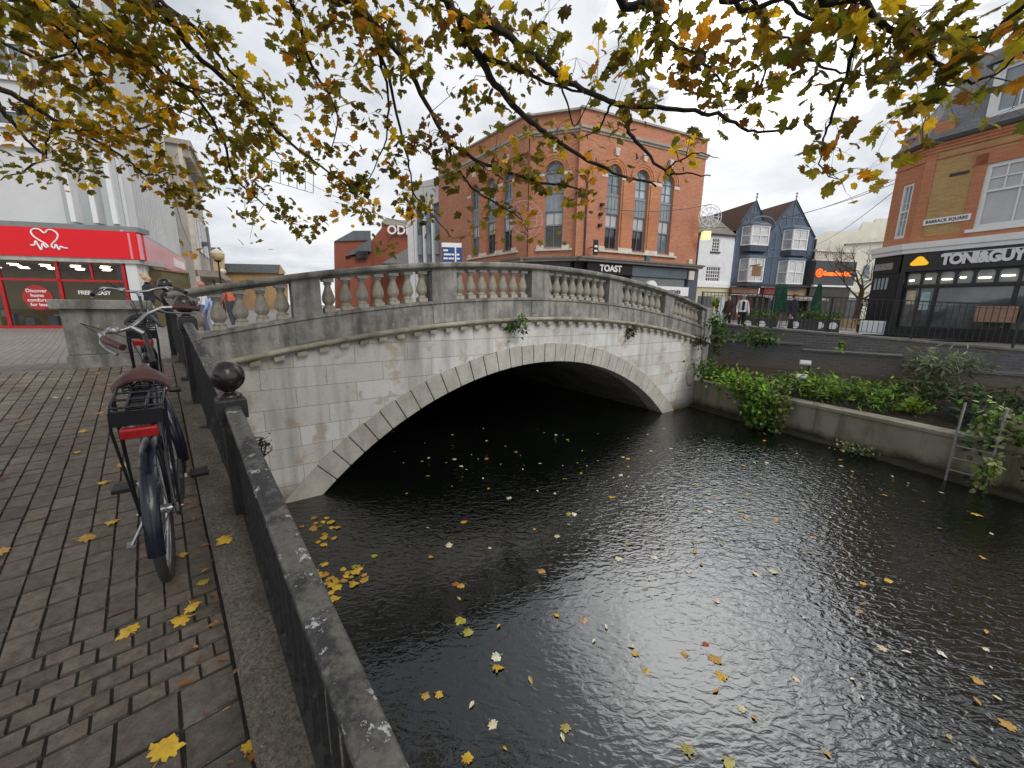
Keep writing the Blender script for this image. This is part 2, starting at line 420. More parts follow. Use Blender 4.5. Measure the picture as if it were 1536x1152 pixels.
for i in range(len(Ls) - 1):
    for k in range(n - 1): m.f.append((i * n + k, i * n + k + 1, (i + 1) * n + k + 1, (i + 1) * n + k)); m.m.append(0); m.c.append(None); m.s.append(False)
tag(m.build('kerb', M_KERB), kind='structure')

# ---------------------------------------------------------------- water
t = NT('river_water')
patch = t.noise(.32, 3, .5)
rip = t.noise(1, 2.0, .42, t.mapping((7.5, 14, 1), (0, 0, R_(-24))), .8)
rip2 = t.noise(1, 2, .5, t.mapping((19, 27, 1), (0, 0, R_(12))), .4)
swell = t.noise(.9, 2)
sx_ = t.n.new('ShaderNodeVectorMath'); sx_.operation = 'DISTANCE'; sx_.inputs[1].default_value = (.4, 3.0, -3.4); t.lk(t.co, sx_.inputs[0])
amp = t.math('MULTIPLY', t.gray(patch, .36, .62, .55, 1.0), t.gray(t.math('DIVIDE', sx_.outputs['Value'], 6.0), .22, .55, .22, 1.0))
h = t.math('ADD', t.math('MULTIPLY', t.math('ADD', t.math('MULTIPLY', rip, 1.0), t.math('MULTIPLY', rip2, .22)), amp), t.math('MULTIPLY', swell, .25))
t.b.inputs['IOR'].default_value = 1.9
M_WATER = t.fin(t.mix(t.gray(t.noise(.6, 4), .4, .7), (.002, .003, .0025), (.005, .007, .005)), .035, t.bump(h, 1.0, .021), 0, .5)
m = MB(); m.add([(-14, -30, -3.4), (30, -30, -3.4), (30, 34, -3.4), (-14, 34, -3.4)], [(0, 1, 2, 3)])
tag(m.build('river', M_WATER), kind='structure')

# ---------------------------------------------------------------- stone bridge
t = NT('ashlar'); co = t.wallco()
b = t.brick(co, .98, .345, .005, (.68, .67, .65), (.57, .55, .51), (.30, .28, .24), .3)
b2 = t.brick(co, .86, .345, 0, (0, 0, 0), (1, 1, 1), (0, 0, 0))
big = t.noise(.9, 6, .62); streak = t.noise(1, 6, .6, t.mapping((2.6, 2.6, .35)))
base = t.mix(t.gray(t.noise(2.1, 4, .6), .56, .63, 0, .7), b.outputs['Color'], (.42, .345, .25))
base = t.mix(t.gray(streak, .50, .78, 0, .75), base, (.17, .165, .15))
base = t.mix(t.gray(big, .52, .75, 0, .55), base, (.25, .235, .205))
base = t.mix(t.gray(t.noise(30, 5, .7), .56, .70, 0, .6), base, (.22, .20, .165))
base = t.mix(t.ramp(t.math('ADD', t.z, t.math('MULTIPLY', big, .35)), [(-3.4 + .0, (1,) * 3), (-3.4 + .5, (0,) * 3)]), base, (.16, .125, .07)) if False else base
zz = t.math('MULTIPLY', t.math('ADD', t.z, 3.4), .5)
base = t.mix(t.ramp(t.math('ADD', zz, t.math('MULTIPLY', t.math('SUBTRACT', big, .5), .35)), [(.02, (.95,) * 3), (.2, (0,) * 3)]), base, (.15, .12, .065))
M_ASH = t.fin(base, .85, t.bump(t.math('ADD', t.math('MULTIPLY', b.outputs['Fac'], -1.0), t.math('MULTIPLY', t.noise(22, 5, .7), .45)), .55, .012))
def weathered(name, c, dk, lite, amt=.75):
    t = NT(name); a = t.noise(2.1, 7, .68); s_ = t.noise(1, 6, .65, t.mapping((5, 5, .7))); f = t.noise(48, 4, .75)
    base = t.mix(t.gray(a, .36, .62), dk, c)
    base = t.mix(t.gray(s_, .48, .68, 0, amt), base, tuple(x * .45 for x in dk))
    base = t.mix(t.gray(f, .55, .72, 0, .6), base, tuple(x * .35 for x in dk))
    base = t.mix(t.gray(t.noise(9, 6, .75), .60, .70, 0, .6), base, lite)
    return t.fin(base, .9, t.bump(t.math('ADD', t.math('MULTIPLY', f, .5), t.noise(15, 5, .7)), .7, .015))
M_PAR = weathered('parapet_stone', (.37, .355, .325), (.155, .15, .138), (.52, .51, .47))
M_PARD = weathered('pier_stone', (.36, .35, .325), (.18, .175, .165), (.48, .465, .43))
M_COP = weathered('coping_stone', (.32, .305, .275), (.125, .12, .105), (.47, .46, .42))
M_COR = weathered('cornice_stone', (.48, .44, .35), (.25, .23, .175), (.58, .55, .46), .5)
M_BAL = weathered('baluster_stone', (.54, .50, .42), (.30, .275, .23), (.66, .63, .55), .5)
M_ABA = plain('clean_stone', (.62, .60, .55), .85, 0, .15, 9)
M_VOU = weathered('voussoir_stone', (.54, .52, .47), (.41, .385, .335), (.62, .60, .55), .35)
M_DARK = plain('vault_brick', (.035, .032, .028), .9, 0, .4, 3, .5)
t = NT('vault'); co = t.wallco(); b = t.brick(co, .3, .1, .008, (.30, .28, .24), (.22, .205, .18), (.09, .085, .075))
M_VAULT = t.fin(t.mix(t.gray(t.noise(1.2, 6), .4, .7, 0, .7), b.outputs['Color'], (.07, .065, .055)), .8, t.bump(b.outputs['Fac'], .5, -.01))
bridge = empty('stone_bridge', Matrix.Translation(BA + BE * S0 + Vector((0, 0, -3.4))), 'weathered grey stone arch bridge with balustrade spanning the river', 'bridge')
def B(s, t_, z): return BRM @ Vector((s, t_, z))
RI, RE, ZC = 7.42, 7.87, -8.74
def ext(s):
    q = RE * RE - (s - S0) ** 2; return max(-3.95, ZC + math.sqrt(q)) if q > 0 else -3.95
def cb_(s): return -.37 - .0158 * (s - S0) ** 2       # cornice underside
def ctp(s): return -.22 - .0158 * (s - S0) ** 2
def ptp(s): return .23 - .0158 * (s - S0) ** 2
def rbt(s): return .83 - .0172 * (s - S0) ** 2
def cpt(s): return .98 - .0178 * (s - S0) ** 2
SL, SR = -1.45, 12.9
m = MB(); xs = [SL + (SR - SL) * i / 90 for i in range(91)]
vs = []
for s in xs: vs += [B(s, 0, ext(s)), B(s, 0, (ext(s) + cb_(s)) / 2), B(s, 0, cb_(s) + .05), B(s, .42, ext(s)), B(s, .42, cb_(s) + .05)]
fs = []
for i in range(90):
    a = 5 * i; fs += [(a, a + 5, a + 6, a + 1), (a + 1, a + 6, a + 7, a + 2), (a + 3, a + 8, a + 9, a + 4), (a + 2, a + 7, a + 9, a + 4), (a, a + 5, a + 8, a + 3)]
fs += [(450, 453, 454, 452, 451), (0, 1, 2, 4, 3)]
m.add(vs, fs); m.build('spandrel_wall', M_ASH, bridge, BRM)
A0 = math.asin(5.15 / RI)
def arc(R, a): return (S0 + R * math.sin(a), ZC + R * math.cos(a))
NV = 34
for i in range(NV):
    a0 = -A0 + 2 * A0 * i / NV + .0013; a1 = -A0 + 2 * A0 * (i + 1) / NV - .0013
    if i == 0: a0 -= .06
    if i == NV - 1: a1 += .06
    m = MB(); re = RE + RNG.uniform(-.015, .03)
    poly = [arc(RI, a0), arc(RI, (a0 + a1) / 2), arc(RI, a1), arc(re, a1), arc(re, (a0 + a1) / 2), arc(re, a0)]
    k = RNG.uniform(-.012, .01)
    m.prism(poly, -.014 + k * .5, .5, M=BRM); m.build('voussoir', M_VOU, bridge, BRM, bevel=.008)
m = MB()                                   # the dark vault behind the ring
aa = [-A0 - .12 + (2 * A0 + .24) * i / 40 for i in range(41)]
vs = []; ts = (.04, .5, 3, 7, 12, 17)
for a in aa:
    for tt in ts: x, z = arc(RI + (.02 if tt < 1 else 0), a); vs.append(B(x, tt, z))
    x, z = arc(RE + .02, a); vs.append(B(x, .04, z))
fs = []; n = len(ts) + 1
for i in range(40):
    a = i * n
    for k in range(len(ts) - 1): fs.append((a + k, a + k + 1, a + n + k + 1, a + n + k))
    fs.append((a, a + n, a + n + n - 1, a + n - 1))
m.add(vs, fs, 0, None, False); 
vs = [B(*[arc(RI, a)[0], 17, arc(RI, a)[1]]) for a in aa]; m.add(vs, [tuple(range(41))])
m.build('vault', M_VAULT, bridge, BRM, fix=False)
def strip(name, prof_fn, s0, s1, mat, bevel=0, n=60):
    m = MB(); path_n = n; rows = []
    for i in range(n + 1):
        s = s0 + (s1 - s0) * i / n; rows.append([B(s, y, z) for y, z in prof_fn(s)])
    k = len(rows[0]); vs = [v for r in rows for v in r]
    fs = [(i * k + j, i * k + (j + 1) % k, (i + 1) * k + (j + 1) % k, (i + 1) * k + j) for i in range(n) for j in range(k)]
    fs += [tuple(range(k)), tuple(n * k + j for j in range(k))]
    m.add(vs, fs); return m.build(name, mat, bridge, BRM, bevel=bevel)
strip('cornice', lambda s: [(.3, cb_(s) + .03), (-.05, cb_(s) + .03), (-.06, cb_(s) + .06), (-.13, cb_(s) + .075), (-.15, cb_(s) + .10), (-.15, ctp(s) - .02), (-.13, ctp(s)), (.3, ctp(s) + .015)], SL, SR, M_COR, 0)
for i in range(41):
    s = SL + .25 + i * .335
    if s > SR - .1: break
    m = MB(); z1 = cb_(s) + .04; sl_ = -2 * .0158 * (s - S0)
    w2 = .075; poly = [(s - w2, z1 - .075 - sl_ * w2), (s + w2, z1 - .075 + sl_ * w2), (s + w2, z1 + sl_ * w2), (s - w2, z1 - sl_ * w2)]
    m.prism(poly, -.10, .05, M=BRM); m.build('dentil', M_COR, bridge, BRM, bevel=.006)
strip('parapet_plinth', lambda s: [(.44, ctp(s) - .1), (.015, ctp(s) - .02), (.02, ptp(s) - .07), (-.01, ptp(s) - .055), (-.01, ptp(s)), (.44, ptp(s))], SL, SR, M_PAR)
strip('coping', lambda s: [(.36, rbt(s)), (.07, rbt(s)), (.05, rbt(s) + .03), (-.05, rbt(s) + .045), (-.065, rbt(s) + .07), (-.065, cpt(s) - .03), (-.04, cpt(s)), (.48, cpt(s)), (.5, cpt(s) - .03), (.5, rbt(s) + .05)], SL, SR - .1, M_COP)
PIERS = [(.08, .51), (2.52, 3.06), (5.0, 5.52), (7.66, 8.2), (10.26, 10.74), (12.45, 12.88)]
for s0, s1 in PIERS:
    m = MB()
    poly = [(s0, ptp(s0) - .001), (s1, ptp(s1) - .001), (s1, rbt(s1) + .04), (s0, rbt(s0) + .04)]
    m.prism(poly, .02, .42, M=BRM)
    poly = [(s0, ctp(s0) + .01), (s1, ctp(s1) + .01), (s1, ptp(s1) - .085), (s0, ptp(s0) - .085)]
    m.prism(poly, -.012, .1, M=BRM)
    m.build('pier', M_PARD, bridge, BRM, bevel=.008)
def baluster_mesh():
    m = MB(); m.box(-.088, .088, -.088, .088, 0, .075)
    pr = [(q * 1.1, z) for q, z in [(.075, .075), (.082, .09), (.075, .105), (.055, .12), (.06, .135), (.088, .18), (.098, .23), (.092, .29), (.07, .36), (.05, .43), (.044, .475), (.05, .485), (.062, .495), (.062, .512), (.05, .52), (.07, .54)]]
    m.lathe(pr, 16); m.box(-.09, .09, -.09, .09, .54, .60, 1); return m
bo = None
for s0, s1, n in [(-1.35, .08, 5), (.51, 2.52, 7), (3.06, 5.0, 7), (5.52, 7.66, 8), (8.2, 10.26, 7), (10.74, 12.45, 7)]:
    for i in range(n):
        s = s0 + (s1 - s0) * (i + .5) / n; hgt = rbt(s) + .01 - ptp(s)
        M = BRM @ Matrix.Translation((s, .215, ptp(s) - .004)) @ Matrix.Rotation(RNG.uniform(-.05, .05), 4, 'Z') @ Matrix.Diagonal((1, 1, hgt / .6, 1))
        if bo is None: bo = baluster_mesh().build('baluster', [M_BAL, M_ABA], bridge, M, local=True)
        else:
            o = bpy.data.objects.new('baluster', bo.data); put(o, bridge, M)
# end pillar by the far bank, oval tablet
m = MB(); m.box(12.62, 13.0, -.03, .5, -3.95, cb_(12.8) + .05, M=BRM); m.box(12.6, 13.02, -.06, .52, cb_(12.8) + .05, cpt(12.8) + .05, M=BRM)
m.build('end_pillar', M_PAR, bridge, BRM, bevel=.015)
m = MB(); ov = [(12.05 + .24 * math.cos(a), -2.2 + .40 * math.sin(a)) for a in [2 * math.pi * i / 28 for i in range(28)]]
m.tube([B(x, -.01, z) for x, z in ov], .04, 6, True); m.build('oval_tablet', M_COR, bridge, BRM)
# the return block where the parapet ends on the pavement
PM = Matrix(((-NN.x * -1, U.x, 0, 0), (NN.y, U.y, 0, 0), (0, 0, 1, 0), (0, 0, 0, 1)))
PM.translation = WP(7.05, -.1)
m = MB(); m.box(-.80, 0, 0, .62, -.1, .16, M=PM); m.box(-.78, -.02, .02, .60, .16, .72, M=PM); m.box(-.85, .04, -.05, .66, .72, .835, M=PM)
m.build('end_block', M_PAR, bridge, PM, bevel=.012)
# ---------------------------------------------------------------- iron railing by the river
t = NT('railing_paint'); a = t.noise(3.5, 7, .72); f = t.noise(40, 5, .75); c_ = t.noise(11, 6, .75)
base = t.mix(t.gray(f, .35, .7), (.010, .010, .011), (.028, .028, .029))
base = t.mix(t.gray(c_, .60, .66, 0, .7), base, (.10, .085, .065))
M_IRON = t.fin(base, .42, t.bump(f, .35, .004), 0, .5)
t = NT('rail_top_paint'); a = t.noise(2.6, 7, .7); f = t.noise(55, 5, .8); c_ = t.noise(16, 6, .78)
base = t.mix(t.gray(f, .3, .7), (.07, .068, .06), (.155, .15, .13))
base = t.mix(t.gray(t.math('ADD', t.math('MULTIPLY', a, .6), t.math('MULTIPLY', c_, .5)), .53, .60), base, (.03, .03, .03))
sp_x = t.n.new('ShaderNodeSeparateXYZ'); t.lk(t.co, sp_x.inputs[0])
near_ = t.math('MULTIPLY', t.gray(t.math('ADD', sp_x.outputs[1], .2), .2, 1.0, .055, 0.0), 1.0)
base = t.mix(t.gray(t.math('ADD', c_, near_), .58, .63, 0, .9), base, (.50, .51, .50))
base = t.mix(t.gray(t.noise(21, 5, .7), .66, .72, 0, .8), base, (.11, .065, .035))
M_RTOP = t.fin(base, t.ramp(c_, [(.4, (.33,) * 3), (.6, (.7,) * 3)]), t.bump(t.math('ADD', c_, t.math('MULTIPLY', f, .4)), .5, .003), 0, .5)
M_BALL = plain('finial_paint', (.020, .013, .014), .22, 0, .5, 5, .05, .6, (.05, .012, .012))
posts = [Vector((.10, .17, -.86)), Vector((-1.651, 2.191, -.568)), Vector((-3.174, 3.787, -.17)), Vector((-5.0, 5.68, .10))]
rail = empty('iron_railing', Vector((posts[1].x, posts[1].y, -1.3)), 'black painted iron railing with ball finials between the paving and the river', 'railing')
def slope_bar(m, a, b, w, h, z0=0, mat=0): m.bar(a + Vector((0, 0, z0)), b + Vector((0, 0, z0)), w, h, mat)
for i in range(3):
    a, b = posts[i], posts[i + 1]; dr = (b - a); L = dr.length; hd = Vector((dr.x, dr.y, 0)).normalized(); sd = Vector((hd.y, -hd.x, 0))
    m = MB(); n = 14
    pr = [(-.034, -.02), (-.040, -.010), (-.036, .003), (-.024, .009), (.024, .009), (.036, .003), (.040, -.010), (.034, -.02)]
    path = []
    for k in range(n + 1):
        p = a + dr * (k / n); M = Matrix(((hd.x, -hd.y, 0, p.x), (hd.y, hd.x, 0, p.y), (0, 0, 1, p.z - .009), (0, 0, 0, 1))); path.append(M)
    m.sweep(pr, path, 0, None, True); m.build('top_rail', M_RTOP, rail, I4)
    m = MB(); slope_bar(m, a, b, .045, .014, -.028); m.build('rail_bearer', M_IRON, rail, I4)
    m = MB(); slope_bar(m, a, b, .045, .014, -.65); m.build('bottom_rail', M_IRON, rail, I4)
    nb = max(3, int(L / .122))
    for k in range(1, nb):
        p = a + dr * (k / nb); m = MB(); m.bar(p + Vector((0, 0, -.652)), p + Vector((0, 0, -.03)), .018, .018, upv=hd); m.build('bar', M_IRON, rail, I4)
    for k in (.33, .68):
        p = a + dr * k; m = MB(); m.bar(p + Vector((0, 0, -.625)), p + Vector((0, 0, -.78)), .03, .03, upv=hd); m.obj = None
        m.box(p.x - .05, p.x + .05, p.y - .05, p.y + .05, p.z - .80, p.z - .77); m.build('foot', M_IRON, rail, I4)
for i, p in enumerate(posts):
    hd = Vector((posts[min(i + 1, 3)] - posts[max(i - 1, 0)])); ang = math.atan2(hd.y, hd.x)
    M = Matrix.Translation(p) @ Matrix.Rotation(ang, 4, 'Z')
    m = MB(); m.box(-.052, .052, -.052, .052, -1.0, -.02, M=M); m.cbox(-.072, .072, -.072, .072, -.09, .035, .015, M=M); m.box(-.06, .06, -.06, .06, -.13, -.09, M=M)
    po = m.build('post', M_IRON, rail, M, bevel=.004)
    m = MB(); m.lathe([(.06, .03), (.062, .04), (.05, .052), (.032, .06), (.03, .068), (.055, .085), (.075, .108), (.086, .135), (.088, .155), (.080, .19), (.062, .217), (.035, .235), (.004, .241)], 20, M)
    m.build('finial', M_BALL, po, M)

# ---------------------------------------------------------------- bicycles
M_BLK = plain('black_enamel', (.012, .012, .016), .25, 0, .3, 6)
M_NAVY = plain('navy_enamel', (.009, .010, .020), .2, 0, .3, 6)
M_CHROME = plain('brushed_alloy', (.42, .42, .43), .32, 1, .2, 30)
M_TYRE = plain('tyre_rubber', (.035, .035, .036), .75, 0, .3, 40, .3)
M_LEATH = plain('brown_leather', (.085, .030, .026), .38, 0, .45, 14, .3)
M_SADB = plain('black_vinyl', (.018, .018, .018), .35, 0, .3, 14, .1)
M_REFL = plain('red_reflector', (.35, .008, .012), .25, 0, .3, 40)
M_CLEARLENS = plain('lamp_lens', (.55, .55, .5), .2, 0, .1, 20)
def bike(M, label, frame_m, saddle_m, steer, bars):
    root = empty('bicycle', M, label, 'bicycle', 'bicycles parked along the railing')
    R0 = .345
    def torus(m, c, R, r, seg=40, sub=8, ax=None, a0=0, a1=2 * math.pi, T=I4):
        closed = abs(a1 - a0 - 2 * math.pi) < 1e-6
        n = seg if closed else seg + 1
        m.tube([T @ Vector((c[0] + R * math.cos(a0 + (a1 - a0) * i / seg), c[1], c[2] + R * math.sin(a0 + (a1 - a0) * i / seg))) for i in range(n)], r, sub, closed)
    def wheel(cx, T):
        W = M @ T
        h = MB(); c = (cx, 0, R0)
        h.tube([W @ Vector((cx, -.045, R0)), W @ Vector((cx, .045, R0))], .022, 12); h.tube([W @ Vector((cx, -.085, R0)), W @ Vector((cx, .085, R0))], .006, 8)
        wo_ = h.build('wheel', M_CHROME, root, M)
        m = MB(); torus(m, c, R0 - .021, .021, 44, 10, T=W); m.build('tyre', M_TYRE, wo_, M)
        m = MB(); torus(m, c, R0 - .046, .011, 44, 8, T=W); m.build('rim', M_CHROME, wo_, M)
        m = MB()
        for k in range(32):
            a = 2 * math.pi * k / 32; s_ = .03 if k % 2 else -.03; a2 = a + (.9 if k % 4 < 2 else -.9)
            m.tube([W @ Vector((cx + .02 * math.cos(a2), s_, R0 + .02 * math.sin(a2))), W @ Vector((cx + (R0 - .05) * math.cos(a), 0, R0 + (R0 - .05) * math.sin(a)))], .0014, 4, cap=False)
        m.build('spokes', M_CHROME, wo_, M)
    ax0, ax1 = Vector((.93, 0, .58)), Vector((.845, 0, .90)); axis = (ax1 - ax0).normalized()
    ST = Matrix.Translation(ax0) @ Matrix.Rotation(steer, 4, axis) @ Matrix.Translation(-ax0)
    T1 = ST @ Matrix.Translation((1.08, 0, 0)) @ Matrix.Translation((-1.08, 0, 0))
    wheel(0, I4); wheel(1.08, T1)
    def P(*v): return M @ Vector(v)
    def Q(*v): return M @ ST @ Vector(v)
    SB = Matrix.Translation(ax0) @ Matrix.Rotation(bars, 4, axis) @ Matrix.Translation(-ax0 + Vector((0, 0, .085)))
    def H(*v): return M @ SB @ Vector(v)
    bb = (.45, 0, .285)
    m = MB()
    m.tube([P(*bb), P(.27, 0, .86)], .016, 10); m.tube([P(*ax0), P(*ax1)], .021, 10)
    m.tube([P(.92, 0, .62), P(.70, 0, .40), P(.45, 0, .285)], .018, 10); m.tube([P(.865, 0, .82), P(.62, 0, .56), P(.37, 0, .54)], .016, 10)
    for s in (-.055, .055):
        m.tube([P(0, s, R0), P(.42, s * .6, .285)], .009, 8); m.tube([P(0, s, R0), P(.29, s * .45, .78)], .008, 8)
    m.tube([P(.45, -.06, .285), P(.45, .06, .285)], .026, 12)
    m.build('frame', frame_m, root, M)
    m = MB()
    for s in (-.052, .052): m.tube([Q(.94, s * .6, .565), Q(.985, s, .49), Q(1.08, s, R0)], .011, 8)
    m.tube([Q(.94, -.035, .565), Q(.94, .035, .565)], .016, 8); m.build('fork', frame_m, root, M)
    def guard(cx, a0, a1, G):
        m = MB(); n = 22; rows = []
        for i in range(n + 1):
            a = a0 + (a1 - a0) * i / n
            for k in range(7):
                w = math.pi * (k - 3) / 3 * .5; rr = R0 + .016 + .012 * math.cos(w) ; y = .030 * math.sin(w)
                rows.append(G @ Vector((cx + rr * math.cos(a), y, R0 + rr * math.sin(a))))
        m.add(rows, [(i * 7 + k, i * 7 + k + 1, (i + 1) * 7 + k + 1, (i + 1) * 7 + k) for i in range(n) for k in range(6)], 0, None, True)
        for s in (-.05, .05):
            a = a0 if cx == 0 else a1
            a = a0 + (a1 - a0) * (.86 if cx == 0 else .12); m.tube([G @ Vector((cx, s, R0)), G @ Vector((cx + (R0 + .02) * math.cos(a), s * .55, R0 + (R0 + .02) * math.sin(a)))], .003, 5)
        o = m.build('mudguard', frame_m, root, M, fix=False)
    guard(0, R_(35), R_(182), M); guard(1.08, R_(40), R_(196), M @ ST)
    m = MB(); Z = .955                      # rack
    for y in (-.08, -.03, .03, .08): m.tube([P(.20, y * .5, Z - .01), P(.12, y, Z), P(-.18, y, Z), P(-.22, y, Z - .02)], .0055, 6)
    for x in (.1, .0, -.10, -.205): m.tube([P(x, -.08, Z), P(x, .08, Z)], .0055, 6)
    for s in (-.08, .08):
        m.tube([P(-.05, s, Z), P(-.02, s * .9, R0)], .0055, 6); m.tube([P(-.205, s, Z - .02), P(-.205, s * 1.05, Z - .10), P(-.01, s * .9, R0 + .01)], .0055, 6)
        m.tube([P(-.10, s, Z), P(-.012, s * .9, R0 + .02)], .0045, 6)
    m.box(-.20, .1, -.03, .03, Z - .03, Z - .008, M=M); m.box(-.222, -.202, -.08, .08, Z - .075, Z - .012, M=M)
    m.build('rack', M_BLK, root, M)
    m = MB(); m.cbox(-.24, -.21, -.058, .058, Z - .125, Z - .082, .006, M=M); m.build('reflector', M_REFL, root, M, bevel=.004)
    m = MB(); sx, sz = .235, .985         # saddle
    sec = [(-.145, .098, -.012), (-.13, .105, .006), (-.08, .100, .014), (-.02, .072, .010), (.04, .042, .004), (.10, .028, .002), (.135, .020, -.006), (.145, .008, -.02)]
    rows = []
    for x, hw, dz in sec:
        for k in range(9):
            w_ = -1 + 2 * k / 8; rows.append(P(sx + x, hw * w_, sz + dz + .02 * (1 - w_ * w_) - .034 * abs(w_) ** 4))
    n = 9; fs = [(i * n + k, i * n + k + 1, (i + 1) * n + k + 1, (i + 1) * n + k) for i in range(len(sec) - 1) for k in range(n - 1)]
    m.add(rows, fs, 0, None, True)
    low = [r - M.to_3x3() @ Vector((0, 0, .012)) for r in rows]; m.add(low, fs, 0, None, True); m.add(rows[:9] + low[:9], [(k, k + 1, k + 10, k + 9) for k in range(8)])
    so_ = m.build('saddle', saddle_m, root, M)
    m = MB()
    for s in (-.03, .03): m.tube([P(sx - .11, s * 2, sz - .04), P(sx - .04, s, sz - .055), P(sx + .12, s * .5, sz - .02)], .0045, 6)
    for s in (-.055, .055):
        m.tube([P(sx - .115 + .018 * math.cos(a), s + .018 * math.sin(a), sz - .075 + .05 * a / 25) for a in [k * .7 for k in range(36)]], .0035, 5)
    m.tube([P(.275, 0, .84), P(.24, 0, .94)], .0125, 10); m.build('saddle_post', M_CHROME, root, M)
    m = MB(); m.tube([Q(.845, 0, .90), H(.82, 0, .995)], .012, 10); m.tube([H(.82, 0, .99), H(.87, 0, 1.03)], .015, 10)
    bar_ = []
    half = [(.875, 0, 1.03), (.89, .08, 1.035), (.88, .15, 1.06), (.84, .225, 1.075), (.78, .275, 1.06), (.71, .305, 1.04)]
    pts = [H(x, -y, z) for x, y, z in half[::-1]] + [H(*h_) for h_ in half[1:]]
    m.tube(pts, .0115, 10); m.build('handlebar', M_CHROME, root, M)
    for s in (-1, 1):
        m = MB(); m.tube([H(.80, .262 * s, 1.066), H(.755, .287 * s, 1.055), H(.71, .305 * s, 1.042), H(.68, .315 * s, 1.034)], [.016, .019, .017, .018], 12); m.build('grip', saddle_m, root, M)
        m = MB(); m.tube([H(.85, .215 * s, 1.06), H(.84, .25 * s, 1.035), H(.78, .295 * s, 1.015), H(.715, .325 * s, 1.0)], [.006, .005, .005, .007], 6); m.tube([H(.85, .205 * s, 1.07), H(.84, .225 * s, 1.05)], .014, 8); m.build('brake_lever', M_CHROME, root, M)
        m = MB(); m.tube([H(.84, .22 * s, 1.06), H(.96, .17 * s, 1.12), Q(.99, .05 * s, 1.02), Q(.93, .02 * s, .84), Q(.90, .03 * s, .66)], .0028, 5); m.build('cable', M_BLK, root, M)
    m = MB(); m.lathe([(.004, -.03), (.03, -.03), (.042, 0), (.043, .03)], 14, M @ ST @ Matrix.Translation((.985, 0, .80)) @ Matrix.Rotation(R_(90), 4, 'Y')); m.build('headlamp', M_CLEARLENS, root, M)
    m = MB(); m.lathe([(.028, -.012), (.028, .0), (.022, .012), (.004, .017)], 12, M @ SB @ Matrix.Translation((.885, .10, 1.055))); m.build('bell', M_CHROME, root, M)
    m = MB()                               # chain case and cranks on the water side
    cc = [(-.02, .385), (.45, .40), (.53, .36), (.555, .285), (.53, .21), (.45, .17), (-.02, .305), (-.055, .345)]
    m.prism(cc, -.075, -.055, M=M); m.build('chain_case', M_BLK, root, M, bevel=.006)
    ca = R_(-25); dx, dz = .17 * math.cos(ca), .17 * math.sin(ca)
    for s, k in ((-1, 1), (1, -1)):
        m = MB(); m.bar(P(.45, s * .09, .285), P(.45 + k * dx, s * .10, .285 + k * dz), .012, .022); cr = m.build('crank', M_CHROME, root, M)
        m = MB(); px, pz = .45 + k * dx, .285 + k * dz; m.box(px - .045, px + .045, s * .15 - .045, s * .15 + .045, pz - .012, pz + .012, M=M); m.tube([P(px, s * .1, pz), P(px, s * .2, pz)], .006, 6); m.build('pedal', M_SADB, cr, M, bevel=.004)
    m = MB(); m.tube([P(.36, .03, .27), P(.30, .15, .03), P(.29, .165, .004)], .009, 8); m.box(.26, .32, .145, .185, -.002, .012, M=M); m.build('kickstand', M_CHROME, root, M)
    return root
def bikeM(L, d, lean, yaw=0):
    o = WP(L, d); k = .12; x = (U + Vector((0, 0, k))).normalized(); y = Vector((-U.y, U.x, 0)).normalized() ; y = Vector((-NN.x, -NN.y, 0)); z = x.cross(y).normalized()
    M = Matrix((x, y, z)).transposed().to_4x4(); M.translation = o
    return M @ Matrix.Rotation(yaw, 4, 'Z') @ Matrix.Rotation(lean, 4, 'X')
bike(bikeM(2.48, -.115, R_(0.5), R_(-3)), 'dark blue town bicycle with brown saddle, rear rack and red reflector', M_NAVY, M_LEATH, R_(16), R_(58))
bike(bikeM(4.36, -.13, R_(1.0)), 'black bicycle with black saddle parked nearer the stone end block', M_BLK, M_SADB, R_(4), R_(12))

# ---------------------------------------------------------------- far bank: concrete wall, planting, brick walls
t = NT('bank_concrete'); co = t.wallco(); a = t.noise(.9, 6, .65); s_ = t.noise(1, 6, .62, t.mapping((3, 3, .4)))
base = t.mix(t.gray(a, .35, .65), (.235, .215, .155), (.33, .31, .245))
base = t.mix(t.gray(s_, .48, .7, 0, .85), base, (.10, .10, .055))
zz = t.math('ADD', t.math('MULTIPLY', t.math('ADD', t.z, 3.4), .8), t.math('MULTIPLY', t.math('SUBTRACT', t.noise(1.6, 5, .7), .5), .5))
base = t.mix(t.ramp(zz, [(.08, (1,) * 3), (.26, (0,) * 3)]), base, (.035, .032, .02))
M_CONC = t.fin(base, .9, t.bump(t.noise(12, 6, .7), .5, .012))
bank = [Vector(p) for p in ((6.42, 13.6, 0), (7.05, 12.1, 0), (7.9, 10.4, 0), (8.75, 8.6, 0), (9.2, 7.5, 0), (9.75, 6.0, 0), (10.6, 3.0, 0), (11.2, -2, 0), (11.4, -12, 0))]
def off_line(pts, k):
    out = []
    for i, p in enumerate(pts):
        dd = (pts[min(i + 1, len(pts) - 1)] - pts[max(i - 1, 0)]).normalized(); out.append(p + Vector((dd.y, -dd.x, 0)) * -k)
    return out
def wall_strip(name, pts, prof, mat, parent=None, M=I4, bevel=0):
    """prof: (outwards from the line, z)"""
    m = MB(); n = len(prof); cols = []
    offs = {}
    for y, _ in prof: offs.setdefault(y, off_line(pts, y))
    vs = [Vector((offs[y][i].x, offs[y][i].y, z if not callable(z) else z(pts[i]))) for i in range(len(pts)) for y, z in prof]
    fs = [(i * n + k, i * n + (k + 1) % n, (i + 1) * n + (k + 1) % n, (i + 1) * n + k) for i in range(len(pts) - 1) for k in range(n)]
    fs += [tuple(range(n)), tuple((len(pts) - 1) * n + k for k in range(n))]
    m.add(vs, fs); return m.build(name, mat, parent, M, bevel=bevel)
